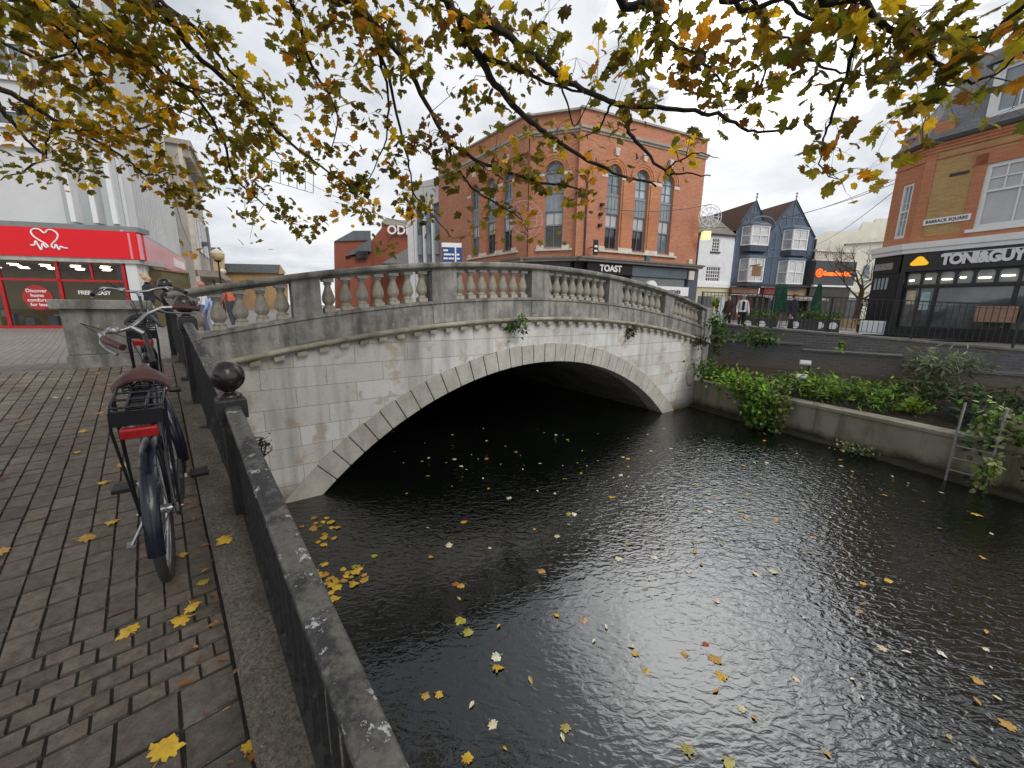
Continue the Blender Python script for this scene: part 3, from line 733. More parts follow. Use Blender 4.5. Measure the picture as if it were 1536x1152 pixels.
def dense(pts, step=.25):
    out = []
    for a, b in zip(pts, pts[1:]):
        n = max(1, int((b - a).length / step)); out += [a + (b - a) * (i / n) for i in range(n)]
    return out + [pts[-1]]
# outward (k > 0) is to the left of travel: away from the river
bw = empty('planter_wall', Vector((7.9, 10.4, -3.4)), 'stained concrete retaining wall holding the planting above the water', 'wall')
wall_strip('wall_face', dense(bank), [(0, -4), (0, -2.53), (.3, -2.53), (.3, -4)], M_CONC, bw)
wall_strip('wall_cap', dense(bank), [(-.05, -2.53), (-.05, -2.455), (-.02, -2.44), (.34, -2.44), (.34, -2.53)], M_CONC, bw)
wall_strip('footing', dense(bank), [(-.22, -4), (-.17, -3.36), (-.06, -3.32), (-.002, -3.30), (-.002, -4)], plain('wet_footing', (.045, .04, .025), .6, 0, .5, 7, .6), bw)
F0, F1 = Vector((7.0, 14.75, 0)), Vector((13.5, 9.62, 0)); FD = (F1 - F0).normalized(); FN = Vector((-FD.y, FD.x, 0)); FL = [F0, F0 + FD * 4, F0 + FD * 8, F0 + FD * 14, F0 + FD * 24]
def ftop(p): return -.43 - .058 * (p - F0).dot(FD)
FM = frame(F0, FD)
M_BLUEB = brickmat('blue_engineering_brick', (.115, .115, .12), (.075, .076, .082), (.17, .16, .15), .225, .08, .007, (.03, .028, .026), (-2.0, -1.25, (.15, .10, .065), 1), .6)
M_BLUEC = brickmat('blue_brick_upper', (.12, .12, .125), (.08, .08, .086), (.19, .18, .17), .225, .08, .008, (.06, .057, .05), None, .6)
lw = empty('brick_river_wall', FM @ Matrix.Translation((0, 0, -2.4)), 'stepped dark engineering brick wall carrying the black fence', 'wall')
wall_strip('upper_wall', dense(FL, .5), [(-.10, -2.4), (-.10, lambda p: ftop(p) - .06), (.25, lambda p: ftop(p) - .06), (.25, -2.4)], M_BLUEC, lw, FM)
wall_strip('wall_cap', dense(FL, .5), [(-.13, lambda p: ftop(p) - .06), (-.13, lambda p: ftop(p) - .005), (.28, lambda p: ftop(p)), (.28, lambda p: ftop(p) - .06)], plain('cap_brick', (.16, .15, .13), .7, 0, .4, 5, .4), lw, FM)
FL2 = [F0, F0 + FD * 3.3]; FL3 = [F0 + FD * 3.3, F0 + FD * 5.6]; FL4 = [F0 + FD * 5.6, F0 + FD * 24]
for pts, zt in ((FL2, -1.02), (FL3, -1.20), (FL4, -1.48)):
    wall_strip('lower_wall', dense(pts, .5), [(-.55, -2.5), (-.55, zt - .05), (-.12, zt - .05), (-.12, -2.5)], M_BLUEB, lw, FM)
    wall_strip('ledge', dense(pts, .5), [(-.585, zt - .05), (-.585, zt), (-.11, zt + .01), (-.11, zt - .05)], M_BLUEC, lw, FM)
m = MB()                                   # soil
soil = [bank[0], bank[1], bank[2], bank[3], bank[4], bank[5], bank[6]]
back = [F0 + FD * k - FN * .4 for k in (.2, 1.5, 3, 4.5, 6, 8, 12)]
vs = []
for a, b in zip(off_line(soil, .28), back):
    for k in range(6):
        p = a + (b - a) * (k / 5); vs.append((p.x, p.y, -2.56 + .75 * (k / 5) + .06 * noise.noise((p.x * 2, p.y * 2, 0))))
m.add(vs, [(i * 6 + k, i * 6 + k + 1, i * 6 + k + 7, i * 6 + k + 6) for i in range(6) for k in range(5)], 0, None, True)
tag(m.build('planting_bed', plain('bed_soil', (.045, .035, .022), .95, 0, .5, 12, .8)), kind='structure')
m = MB()                                   # paving behind the fence
q = BA + BE * 13.0 + BT * .4
pts = [F0 + FN * .2, q, BA + BE * 90 + BT * .4, BA + BE * 90 + BT * -60, F0 + FD * 24 + FN * .2 + Vector((10, -20, 0)), F0 + FD * 24 + FN * .2]
m.add([(p.x, p.y, -1.003) for p in pts], [tuple(range(6))]); tag(m.build('square', M_STREET), kind='structure')

# fence on the brick wall
M_FEN = plain('fence_paint', (.012, .012, .013), .4, 0, .3, 10)
fence = empty('iron_fence', FM @ Matrix.Translation((0, 0, -.5)), 'black iron fence of thin upright bars on the dark brick river wall', 'fence')
FLen = 16
def fp(k, h): p = F0 + FD * k + FN * .08; return Vector((p.x, p.y, ftop(F0 + FD * k) + h))
for h, w_, nm in ((1.08, .05, 'top_rail'), (.98, .03, 'middle_rail'), (.10, .035, 'bottom_rail')):
    m = MB(); m.bar(fp(0, h), fp(FLen, h), w_, .03 if h > 1 else .012); m.build(nm, M_FEN, fence, FM)
for i in range(9):
    m = MB(); m.bar(fp(i * 1.9 + .05, 0), fp(i * 1.9 + .05, 1.09), .045, .045, upv=FD); m.build('post', M_FEN, fence, FM)
nbar = 96
for i in range(nbar):
    k = .1 + i * (11.5 / nbar); m = MB(); m.bar(fp(k, .10), fp(k, 1.08), .014, .014, upv=FD); m.build('bar', M_FEN, fence, FM)

# ladder
ld = empty('ladder', Vector((9.12, 7.42, -3.4)), 'grey steel ladder fixed to the concrete wall above the water', 'ladder')
M_GALV = plain('galvanised_steel', (.30, .30, .28), .55, .2, .35, 20)
la, lb = Vector((9.10, 7.50, 0)), Vector((9.33, 7.02, 0)); on_ = Vector((-.90, -.43, 0))
for p in (la, lb):
    m = MB(); b_ = p + on_ * .10; pts = [b_ + Vector((0, 0, -3.5)), b_ + Vector((0, 0, -2.4)), b_ + on_ * -.05 + Vector((0, 0, -1.75)), b_ - on_ * .25 + Vector((0, 0, -1.65))]
    m.tube([pts[0], pts[1], pts[2]], .02, 8); m.build('stile', M_GALV, ld, I4)
for i in range(5):
    z = -3.42 + i * .26; m = MB(); m.tube([la + on_ * .10 + Vector((0, 0, z)), lb + on_ * .10 + Vector((0, 0, z))], .017, 6); m.build('rung', M_GALV, ld, I4)
# floodlights
for i, (px, py, Y, lab) in enumerate([(1208, 544, 11.3, 'upper small grey floodlight on the post against the brick wall'), (1203, 565, 11.0, 'lower small grey floodlight above the green planting')]):
    p = at(px, py, Y); r = empty('floodlight', p, lab, 'floodlight', 'floodlights on the river wall')
    m = MB(); M = Matrix.Translation(p) @ Matrix.Rotation(R_(-35), 4, 'Z') @ Matrix.Rotation(R_(28), 4, 'X'); m.cbox(-.14, .14, -.10, .10, -.03, .035, .02, M=M); m.build('lamp_body', plain('lamp_grey', (.45, .46, .47), .4, 0, .1), r, M)
    m = MB(); q_ = p + Vector((.14, .03, 0)); m.tube([q_ + Vector((0, 0, .1)), q_ + Vector((0, 0, -.55))], .022, 8); m.bar(p, q_, .03, .02); m.build('bracket', M_FEN, r, I4)
# ---------------------------------------------------------------- plants on the far bank
t = NT('plant_leaf'); vc = t.col()
M_LEAF = t.fin(vc, .5, None, 0, .4)
tr = t.n.new('ShaderNodeBsdfTranslucent'); t.lk(vc, tr.inputs['Color']); ms = t.n.new('ShaderNodeMixShader'); ms.inputs[0].default_value = .3
t.lk(t.b.outputs[0], ms.inputs[1]); t.lk(tr.outputs[0], ms.inputs[2]); t.lk(ms.outputs[0], t.out.inputs['Surface'])
M_STEM = plain('plant_stem', (.05, .04, .025), .8, 0, .3, 10)
def rvec(g=RNG):
    while True:
        v = Vector((g.uniform(-1, 1), g.uniform(-1, 1), g.uniform(-1, 1)))
        if .05 < v.length < 1: return v.normalized()
def leafcard(m, p, n, d, L, W, col):
    d = (d - n * d.dot(n)).normalized(); s = n.cross(d)
    a = p; b = p + d * L
    vs = [a, p + d * L * .35 + s * W * .5 + n * L * .06, p + d * L * .7 + s * W * .38 + n * L * .03, b - n * L * .08, p + d * L * .7 - s * W * .38 + n * L * .03, p + d * L * .35 - s * W * .5 + n * L * .06, p + d * L * .5]
    m.add(vs, [(0, 6, 1), (1, 6, 2), (2, 6, 3), (3, 6, 4), (4, 6, 5), (5, 6, 0)], 0, col)
def plant(name, label, cat, c, rad, n, size, cols, W=.5, group=None, up=.5, hang=0.0, stems=5, base=None, seed=1):
    g = random.Random(seed); c = Vector(c); r = empty(name, Vector((c.x, c.y, c.z - rad[2])), label, cat, group)
    m = MB(); cl = []
    for k in range(max(4, n // 28)):
        v = rvec(g); q = g.random() ** .45; cl.append((Vector((v.x * rad[0] * q, v.y * rad[1] * q, v.z * rad[2] * q)), g.uniform(.6, 1.35)))
    for i in range(n):
        cc, tone = g.choice(cl); spread = .34
        o = cc + Vector((g.gauss(0, spread * rad[0]), g.gauss(0, spread * rad[1]), g.gauss(0, spread * rad[2]))) * .8
        if hang and o.z < 0: o.z *= 1 + hang * g.random()
        o *= 1 if g.random() > .15 else g.uniform(1.1, 1.5); p = c + o; nrm = (rvec(g) + Vector((0, -.15, up * 1.6))).normalized(); d = rvec(g) + Vector((0, 0, -hang)) + Vector((o.x, o.y, o.z)).normalized() * .6
        if abs(d.normalized().dot(nrm)) > .97: continue
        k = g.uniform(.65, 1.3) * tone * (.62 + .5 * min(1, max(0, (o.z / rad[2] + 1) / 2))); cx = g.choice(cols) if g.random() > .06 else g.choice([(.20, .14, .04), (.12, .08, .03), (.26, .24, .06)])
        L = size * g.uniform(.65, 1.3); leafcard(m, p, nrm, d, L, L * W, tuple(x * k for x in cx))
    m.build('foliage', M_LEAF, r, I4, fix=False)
    m = MB(); b = Vector(base) if base else Vector((c.x, c.y, c.z - rad[2]))
    for i in range(stems):
        cc = c + g.choice(cl)[0]; mid = b.lerp(cc, .5) + rvec(g) * .08; m.tube([b, mid, cc], [.012, .009, .004], 5)
    m.build('stem', M_STEM, r, I4)
    return r
G1, G2, G3, G4 = (.11, .24, .025), (.19, .36, .032), (.05, .115, .024), (.28, .40, .045)
GV = (.30, .33, .16)
def ap(px, py, Y, dz=0): p = at(px, py, Y); return (p.x, p.y, p.z + dz)
plant('shrub', 'bushy dark green shrub tucked against the end pillar of the bridge', 'shrub', ap(1066, 556, 12.6), (.42, .5, .33), 420, .13, [G3, G1], .6, seed=1)
plant('shrub', 'fresh green bushy shrub just along from the bridge pillar', 'shrub', ap(1112, 575, 11.6), (.62, .7, .36), 900, .13, [G2, G1, G4], .55, seed=2)
plant('ivy', 'ivy cascading over the concrete wall right down to the water', 'ivy', ap(1140, 608, 10.75), (.42, .35, .55), 900, .11, [G1, G2, G3], .8, up=.1, hang=.5, seed=3)
plant('ivy', 'pale leaved ivy patch hanging beside the long green cascade', 'ivy', ap(1168, 608, 10.45), (.26, .22, .5), 380, .10, [G4, GV, G1], .8, up=.1, hang=.5, seed=4)
plant('fern', 'bright green feathery ground plant spreading along the middle of the planting bed', 'plant', ap(1225, 580, 10.8), (.85, .85, .28), 1000, .15, [G2, G4, G1, G3], .32, seed=5)
plant('fern', 'feathery green plants hanging over the wall cap further along', 'plant', ap(1292, 588, 9.9), (.78, .8, .32), 850, .15, [G2, G1, G3, G4], .32, seed=6)
plant('shrub', 'lime green tuft at the edge of the concrete wall', 'shrub', ap(1368, 610, 8.9), (.24, .24, .17), 260, .11, [G4, G2], .5, seed=7)
plant('shrub', 'low dark mixed undergrowth behind the lime green tuft', 'shrub', ap(1385, 585, 9.5), (.75, .7, .26), 620, .13, [G3, (.045, .055, .02), (.07, .06, .02)], .5, seed=8)
plant('shrub', 'tall pale leaved shrub with long narrow leaves in front of the brick wall', 'shrub', ap(1412, 545, 9.9), (.78, .5, .44), 520, .20, [(.25, .29, .17), (.16, .21, .10), (.32, .34, .22)], .24, up=.25, base=ap(1412, 590, 9.9), seed=9)
plant('spiky_plant', 'blue green spiky plant beside the top of the ladder', 'plant', ap(1448, 622, 8.2), (.42, .4, .22), 240, .28, [(.055, .09, .065), (.09, .125, .09)], .13, up=.2, seed=10)
plant('ivy', 'variegated cream and green ivy spilling over the wall past the ladder', 'ivy', ap(1520, 655, 7.0), (.42, .5, .42), 850, .12, [GV, (.36, .38, .2), G1, G3], .7, up=.1, hang=.5, seed=11)
plant('ivy', 'thin trail of pale ivy reaching the water next to the ladder', 'ivy', ap(1484, 712, 6.75), (.14, .16, .30), 170, .10, [GV, (.3, .32, .12), G2], .7, up=.1, hang=.6, seed=12)
plant('shrub', 'broad undergrowth with grey green leaves above the variegated ivy', 'shrub', ap(1500, 600, 8.3), (.7, .6, .32), 520, .15, [G3, (.08, .10, .06), (.055, .05, .02)], .45, seed=13)
plant('creeper', 'climbing leaves on the upper brick wall near the bridge', 'creeper', ap(1140, 507, 12.35), (.75, .22, .22), 320, .15, [G1, G3, (.10, .14, .07)], .5, up=.1, seed=14)
plant('creeper', 'green creeper growing up the outer edge of the bridge pillar', 'creeper', ap(1077, 492, 12.75), (.22, .28, .72), 260, .15, [G3, G1, (.09, .12, .05)], .55, up=.1, seed=15)
plant('sapling', 'yellow green leafy shoot above the end of the bridge parapet', 'plant', ap(1076, 452, 12.9), (.14, .14, .17), 60, .14, [(.35, .36, .03), (.20, .26, .03)], .55, seed=16)
plant('sapling', 'small bright green weed on the ledge of the brick wall', 'plant', ap(1267, 519, 11.3), (.12, .1, .14), 60, .10, [G4, G2], .5, seed=17)
plant('wall_fern', 'small fern rooted in the bridge cornice near the keystone', 'fern', B(4.42, -.13, -.33), (.26, .07, .16), 130, .11, [G3, G1], .35, hang=.8, seed=18)
plant('wall_fern', 'small fern hanging from the cornice between keystone and far end', 'fern', B(8.6, -.13, -.60), (.2, .07, .18), 110, .11, [G3, (.09, .10, .04)], .35, hang=.8, seed=19)
plant('wall_fern', 'wispy plant on the cornice close to the end pillar', 'fern', B(11.95, -.13, -1.0), (.25, .07, .22), 110, .12, [G3, (.12, .12, .06)], .35, hang=.6, seed=20)
plant('moss_clump', 'brownish moss clump on the bridge wall next to the railing', 'moss', ap(394, 668, 5.05), (.07, .06, .16), 160, .035, [(.08, .075, .02), (.05, .055, .02)], .6, seed=21)
plant('ivy', 'small leaves and moss along the foot of the concrete wall', 'ivy', ap(1282, 672, 8.75), (.5, .5, .05), 220, .07, [G3, GV, (.10, .10, .03)], .7, seed=22)

# ---------------------------------------------------------------- buildings
M_RED = brickmat('red_brick', (.66, .27, .15), (.48, .185, .10), (.50, .36, .26), dark=(.38, .135, .075))
M_REDW = brickmat('red_rubbed_brick', (.70, .29, .14), (.57, .22, .105), (.52, .34, .23), .225, .075, .005, dark=(.33, .105, .06))
M_YEL = brickmat('yellow_stock_brick', (.62, .40, .155), (.48, .30, .11), (.55, .43, .28), dark=(.33, .215, .10))
M_LIME = plain('pale_limestone', (.66, .61, .52), .8, 0, .15, 4, .3, (.40, .36, .30))
M_STONE2 = plain('cornice_grey', (.38, .34, .28), .8, 0, .2, 3, .3, (.25, .22, .19))
M_WHITE = plain('white_paint', (.80, .80, .80), .45, 0, .06, 3, 0, .5)
M_WREND = plain('white_render', (.74, .76, .79), .7, 0, .08, 1.4, .1, dirt=(.55, .56, .57))
M_SASHG = plain('grey_blue_frame', (.21, .235, .25), .4, 0, .12, 5)
M_SPAN = plain('grey_blue_panel', (.26, .30, .325), .45, 0, .15, 3)
M_GL = glassmat('window_glass', (.16, .20, .23)); M_GLD = glassmat('dark_glass', (.028, .032, .036), .6); M_GLL = glassmat('bright_glass', (.34, .40, .44), .35); M_GLB = plain('window_blind', (.52, .53, .54), .35, 0, .12, 2)
M_CURT = plain('net_curtain', (.55, .56, .56), .3, 0, .25, 5)
M_SHOPB = plain('black_shopfront', (.016, .016, .018), .32, 0, .4, 5, .05)
M_SIGNW = plain('white_sign', (.85, .85, .85), .4, 0, .04, 4)
M_LAMP = emit('shop_downlight', (1, .86, .62), 10)
def facade(name, M, x0, x1, z0, z1, holes, mat, parent, depth=.16, top=None, jamb=None):
    """wall panel in the plane y = 0 of M with real openings; holes: (x0, x1, z0, z1, arched)"""
    m = MB(); outer = [Vector((x0, z0, 0)), Vector((x1, z0, 0))] + ([Vector((x, z, 0)) for x, z in top] if top else [Vector((x1, z1, 0)), Vector((x0, z1, 0))])
    loops = [outer]; hl = []
    for h in holes:
        a, b, c, d = h[:4]; arch = len(h) > 4 and h[4]
        if arch:
            r = (b - a) / 2; zc = d - r; lp = [(a, c), (b, c)] + [(a + r + r * math.cos(w), zc + r * math.sin(w)) for w in [math.pi * i / 14 for i in range(15)]]
        else: lp = [(a, c), (b, c), (b, d), (a, d)]
        hl.append(lp); loops.append([Vector((x, z, 0)) for x, z in lp[::-1]])
    flat = [v for l in loops for v in l]
    m.add([M @ Vector((v.x, 0, v.y)) for v in flat], [tuple(t) for t in tessellate_polygon(loops)])
    for lp in hl:
        n = len(lp); m.add([M @ Vector((x, y, z)) for y in (0, depth) for x, z in lp], [(i, (i + 1) % n, n + (i + 1) % n, n + i) for i in range(n)], 1 if jamb else 0)
    return m.build(name, [mat, jamb] if jamb else mat, parent, M, fix=False)
def window(M, a, b, c, d, parent, fm, gm, fw=.06, nx=1, nz=1, y=.10, arch=False, sash=False, bw=.028, bm=None, name='window', rail=.5):
    m = MB(); zt = d
    if arch:
        r = (b - a) / 2; zc = d - r; zt = zc
        ring = [(a + r + q * math.cos(w), zc + q * math.sin(w)) for q in (r, r - fw) for w in [math.pi * i / 14 for i in range(15)]]
        m.add([M @ Vector((x, yy, z)) for yy in (y - .03, y + .03) for x, z in ring], [(i, i + 1, 16 + i, 15 + i) for i in range(14)] + [(15 + i, 16 + i, 46 + i, 45 + i) for i in range(14)])
        for w in (60, 90, 120):
            q = r - fw / 2; m.bar(M @ Vector((a + r, y, zc)), M @ Vector((a + r + q * math.cos(R_(w)), y, zc + q * math.sin(R_(w)))), bw, bw)
    m.box(a, a + fw, y - .03, y + .03, c, zt, M=M); m.box(b - fw, b, y - .03, y + .03, c, zt, M=M)
    m.box(a + fw, b - fw, y - .03, y + .03, c, c + fw * 1.2, M=M)
    if not arch: m.box(a + fw, b - fw, y - .03, y + .03, d - fw, d, M=M)
    else: m.box(a + fw, b - fw, y - .02, y + .02, zt - .03, zt + .03, M=M)
    for i in range(1, nx): x = a + fw + (b - a - 2 * fw) * i / nx; m.box(x - bw / 2, x + bw / 2, y - .015, y + .02, c + fw, zt - (0 if arch else fw), M=M)
    for i in range(1, nz): z = c + fw + (zt - c - 2 * fw) * i / nz; m.box(a + fw, b - fw, y - .013, y + .018, z - bw / 2, z + bw / 2, M=M)
    if sash: z = c + (zt - c) * rail; m.box(a + fw, b - fw, y - .04, y + .025, z - .035, z + .035, M=M)
    f = m.build(name, fm, parent, M)
    m = MB()
    lp = [(a + .01, c + .01), (b - .01, c + .01)] + ([(a + (b - a) / 2 + (b - a - .02) / 2 * math.cos(w), zc + (b - a - .02) / 2 * math.sin(w)) for w in [math.pi * i / 14 for i in range(15)]] if arch else [(b - .01, d - .01), (a + .01, d - .01)])
    m.add([M @ Vector((x, y + .035, z)) for x, z in lp], [tuple(range(len(lp)))]); m.build('pane', gm, f, M)
    return f
def bx(name, M, x0, x1, y0, y1, z0, z1, mat, parent, bevel=0): m = MB(); m.box(x0, x1, y0, y1, z0, z1, M=M); return m.build(name, mat, parent, M, bevel=bevel)

# --- red brick corner building with tall arched windows
GZ = -1.0
ML = frame((-3.46, 28.87), (.634, -.774)); MM = frame((1.08, 23.84), (.953, -.302)); MR = frame((4.9, 23.51), (.911, .413))
hall = empty('brick_hall', Matrix.Translation((3.5, 23, GZ)), 'large red brick corner building with tall round arched windows', 'building')
WR = [(.42, 1.42), (2.45, 3.47), (4.47, 5.49)]; WL_ = [(.75, 1.75), (2.56, 3.56), (4.30, 5.26)]; WMd = [(.69, 1.77)]
for nm, M, x0, x1, ws in (('wall', ML, -3.7, 6.68, WL_), ('wall', MM, -.27, 2.62, WMd), ('wall', MR, -1.56, 7.95, WR)):
    holes = [(a, b, 3.42, 8.03, True) for a, b in ws]
    facade(nm, M, x0, x1, 2.9, 10.4, holes, M_RED, hall, .3, jamb=M_REDW)
    bx('coping', M, x0 - .02, x1 + .05, -.12, .5, 10.4, 10.5, M_STONE2, hall)
    bx('cornice', M, x0, x1 + .16, -.14, 0, 9.48, 9.62, M_STONE2, hall); bx('cornice_bed', M, x0, x1 + .08, -.06, 0, 9.36, 9.48, M_STONE2, hall)
    xa, xb = ws[0][0] - .45, ws[-1][1] + .6
    bx('sill', M, xa, xb, -.14, .0, 3.24, 3.34, M_LIME, hall)
    for a, b in ws:
        r = (b - a) / 2; xc = (a + b) / 2; zc = 8.03 - r
        m = MB()                           # brick arch in three orders
        for q, yy in ((r + .02, -.02), (r + .14, -.05), (r + .27, -.08)):
            rr = q + .12; lp = [(xc + k * math.cos(w), zc + k * math.sin(w)) for k in (q, rr) for w in [math.pi * i / 16 for i in range(17)]]
            vs = [M @ Vector((x, y_, z)) for y_ in (yy, .02) for x, z in lp]
            fs = [(i, i + 1, 18 + i, 17 + i) for i in range(16)] + [(17 + i, 18 + i, 52 + i, 51 + i) for i in range(16)] + [(i, i + 1, 35 + i, 34 + i) for i in range(16)]
            m.add(vs, fs)
        m.build('brick_arch', M_REDW, hall, M)
        m = MB(); m.add([M @ Vector(v) for v in ((xc - .10, -.14, 8.45), (xc + .10, -.14, 8.45), (xc + .16, -.14, 8.85), (xc - .16, -.14, 8.85), (xc - .10, .02, 8.45), (xc + .10, .02, 8.45), (xc + .16, .02, 8.85), (xc - .16, .02, 8.85))], [(0, 1, 2, 3), (0, 4, 5, 1), (1, 5, 6, 2), (2, 6, 7, 3), (3, 7, 4, 0)])
        m.build('keystone', M_LIME, hall, M)
        window(M, a, b, 6.45, 8.03, hall, M_SASHG, RNG.choice([M_GLL, M_GL]), .07, 2, 2, .2, True)
        m = MB(); m.box(a, b, .17, .25, 5.42, 6.45, M=M)
        for k in range(1, 4): x = a + (b - a) * k / 4; m.box(x - .03, x + .03, .14, .17, 5.5, 6.37, M=M)
        m.box(a, b, .13, .17, 6.37, 6.45, M=M); m.box(a, b, .13, .17, 5.42, 5.5, M=M); m.build('spandrel_panel', M_SPAN, hall, M)
        f_ = window(M, a, b, 3.42, 5.42, hall, M_SASHG, RNG.choice([M_GLD, M_GL, M_GLD]), .07, 2, 1, .2, False, True, rail=.62)
        bx('blind', M, a + .08, b - .08, .222, .232, 4.72, 5.34, M_GLB, f_)
    edges = [x0 if x0 < -1 else None]
    gaps = [(ws[i][1] + .0, ws[i + 1][0] - .0) for i in range(len(ws) - 1)]
    for a, b in [(ws[0][0] - .42, ws[0][0])] + gaps + [(ws[-1][1], ws[-1][1] + .42)]:
        bx('band_stone', M, a, b, -.03, .02, 7.28, 7.46, M_LIME, hall)
        bx('sill_stone', M, max(a, ws[0][0] - .42), min(b, ws[-1][1] + .42), -.06, .02, 3.34, 3.55, M_LIME, hall)
    for a, b in gaps: bx('brick_pier', M, a + .12, b - .12, -.06, .0, 3.55, 7.28, M_REDW, hall)
    bx('canopy', M, x0 if M is not ML else 5.0, x1 + .1, -.55, .1, 2.62, 2.74, M_STONE2, hall); bx('canopy_top', M, x0 if M is not ML else 5.0, x1 + .16, -.68, .1, 2.74, 2.84, plain('lead_flashing', (.16, .15, .145), .6), hall)
M_SHOPG = plain('slate_blue_shopfront', (.10, .135, .155), .5, 0, .15, 2)
for M, x0, x1 in ((ML, -3.7, 6.68), (MM, -.27, 2.44), (MR, -1.55, 7.95)):
    bx('wall_base', M, x0, x1, .02, .4, GZ, 2.92, M_SHOPB if M is not ML else M_RED, hall)
m = MB(); pts = [ML @ Vector((-3.7, 0, 10.35)), ML @ Vector((6.68, 0, 10.35)), MR @ Vector((-1.55, 0, 10.35)), MR @ Vector((7.95, 0, 10.35)), MR @ Vector((7.95, 14, 10.35)), ML @ Vector((-3.7, 14, 10.35))]
m.add(pts, [tuple(range(6))]); m.build('roof', M_STONE2, hall, I4)
m = MB(); p0, p1 = MR @ Vector((7.95, 0, GZ)), MR @ Vector((7.95, 14, GZ)); m.add([p0, p1, p1 + Vector((0, 0, 11.4)), p0 + Vector((0, 0, 11.4))], [(0, 1, 2, 3)])
p0, p1 = ML @ Vector((-3.7, 0, GZ)), ML @ Vector((-3.7, 14, GZ)); m.add([p0, p1, p1 + Vector((0, 0, 11.4)), p0 + Vector((0, 0, 11.4))], [(0, 1, 2, 3)]); m.build('side_wall', M_RED, hall, MR, fix=False)
# shop fronts under the canopy
bx('sign_board', MR, -.9, 2.35, -.34, .02, 1.98, 2.58, M_SHOPB, hall)
text('lettering', 'TOAST', .50, MR @ Matrix.Translation((.72, -.37, 2.28)), M_SIGNW, hall, .03, .016)
bx('sign_board', MM, .2, 2.35, -.3, .02, 2.0, 2.58, M_SHOPB, hall)
bx('sign_board', MR, 2.4, 7.0, -.30, .02, 1.95, 2.55, M_SHOPG, hall); bx('shutter', MR, 2.45, 6.9, -.20, .02, 1.35, 1.93, plain('grey_shopfront', (.16, .175, .18), .5), hall)
bx('end_pilaster', MR, 7.05, 7.9, -.36, .02, GZ, 2.58, plain('blue_pilaster', (.075, .09, .13), .5), hall); bx('pilaster_cap', MR, 7.0, 7.45, -.45, -.36, 1.9, 2.45, M_LIME, hall)
bx('sign_board', MR, 4.0, 7.1, -.42, -.22, .85, 1.42, M_SIGNW, hall)
m = MB(); Tm = MR @ Matrix.Translation((3.95, -.30, 1.28)) @ Matrix.Rotation(R_(90), 4, 'X'); m.lathe([(.001, -.1), (.46, -.1), (.46, .1), (.001, .1)], 28, Tm, smooth=False); m.build('round_sign', M_SIGNW, hall, MR)
text('lettering', 'supercuts', .42, MR @ Matrix.Translation((5.55, -.44, 1.13)), plain('navy_letter', (.02, .03, .07), .5), hall, .02, .006)
bx('shop_window', MR, 2.6, 6.9, -.05, .02, -.5, 1.3, M_GLD, hall)
M_BR = plain('bracket_black', (.012, .012, .012), .5)
m = MB(); m.box(-.75, -.45, -.62, -.56, 2.95, 3.75, M=MR); m.bar(MR @ Vector((-.6, 0, 3.4)), MR @ Vector((-.6, -.6, 3.4)), .04, .04); m.build('hanging_sign', M_BR, hall, MR)
m = MB(); m.box(-.70, -.50, -.635, -.62, 3.12, 3.22, M=MR); m.box(-.70, -.50, -.635, -.62, 3.36, 3.46, M=MR); m.build('sign_mark', M_SIGNW, hall, MR)
m = MB(); m.tube([MR @ Vector((-.98, -.07, 2.9)), MR @ Vector((-.98, -.07, 6.9))], .05, 8); m.build('drainpipe', plain('pipe_brown', (.07, .04, .03), .6), hall, MR)
for x, z in ((.05, 5.7), (.0, 5.2), (-.02, 4.6)): bx('bracket', MR, x - .09, x + .09, -.2, 0, z, z + .14, M_BR, hall)
bx('light_box', MR, 7.2, 7.5, -.14, 0, 2.95, 3.25, M_LIME, hall); bx('alarm_box', MR, 3.55, 3.85, -.16, 0, 2.9, 3.22, plain('teal_box', (.05, .12, .16), .5), hall)

# --- white panelled block beyond it
pA, pB = at(613, 400, 33), at(692, 390, 31.2); MWt = frame(pA, pB - pA)
modern = empty('glazed_block', frame(pA, pB - pA, GZ), 'narrow pale grey block with tall glazing between white fins', 'building')
Wd = (Vector((pB.x, pB.y, 0)) - Vector((pA.x, pA.y, 0))).length; zt0 = at(613, 282, 33).z; zt1 = at(690, 258, 31.2).z; zg0 = at(625, 316, 33).z; zg1 = at(690, 294, 31.5).z
M_PANEL = plain('pale_panel', (.55, .55, .54), .6, 0, .08, .8)
m = MB(); m.prism([(0, GZ), (.55, GZ), (.55, zt0 + .25), (0, zt0)], 0, 6, M=MWt); m.build('pilaster', M_WHITE, modern, MWt)
m = MB(); m.prism([(.55, zg0), (Wd, zg1), (Wd, zt1), (.55, zt0 + .25)], .02, 6, M=MWt); m.build('upper_wall', M_PANEL, modern, MWt)
m = MB()
for k in range(1, 4): x = .55 + (Wd - .55) * k / 4; m.box(x - .012, x + .012, .0, .02, zg1, zt0, M=MWt)
m.box(.55, Wd, .0, .02, (zg1 + zt0) / 2 + .4, (zg1 + zt0) / 2 + .43, M=MWt); m.build('panel_joint', M_STONE2, modern, MWt)
bx('glazing', MWt, .55, Wd, .3, 6, GZ, zg0 + .6, M_GL, modern)
for k in range(6):
    x = .62 + k * (Wd - .6) / 5.3; m = MB(); m.box(x, x + .13, .03, .32, GZ, zg0 + .2 + (zg1 - zg0) * k / 6, M=MWt); m.build('fin', M_WHITE, modern, MWt)
for k in range(5):
    x = .78 + k * (Wd - .6) / 5.3; m = MB(); m.box(x, x + .45, .22, .3, 4.1, 5.6, M=MWt); m.build('spandrel_panel', M_SPAN, modern, MWt)

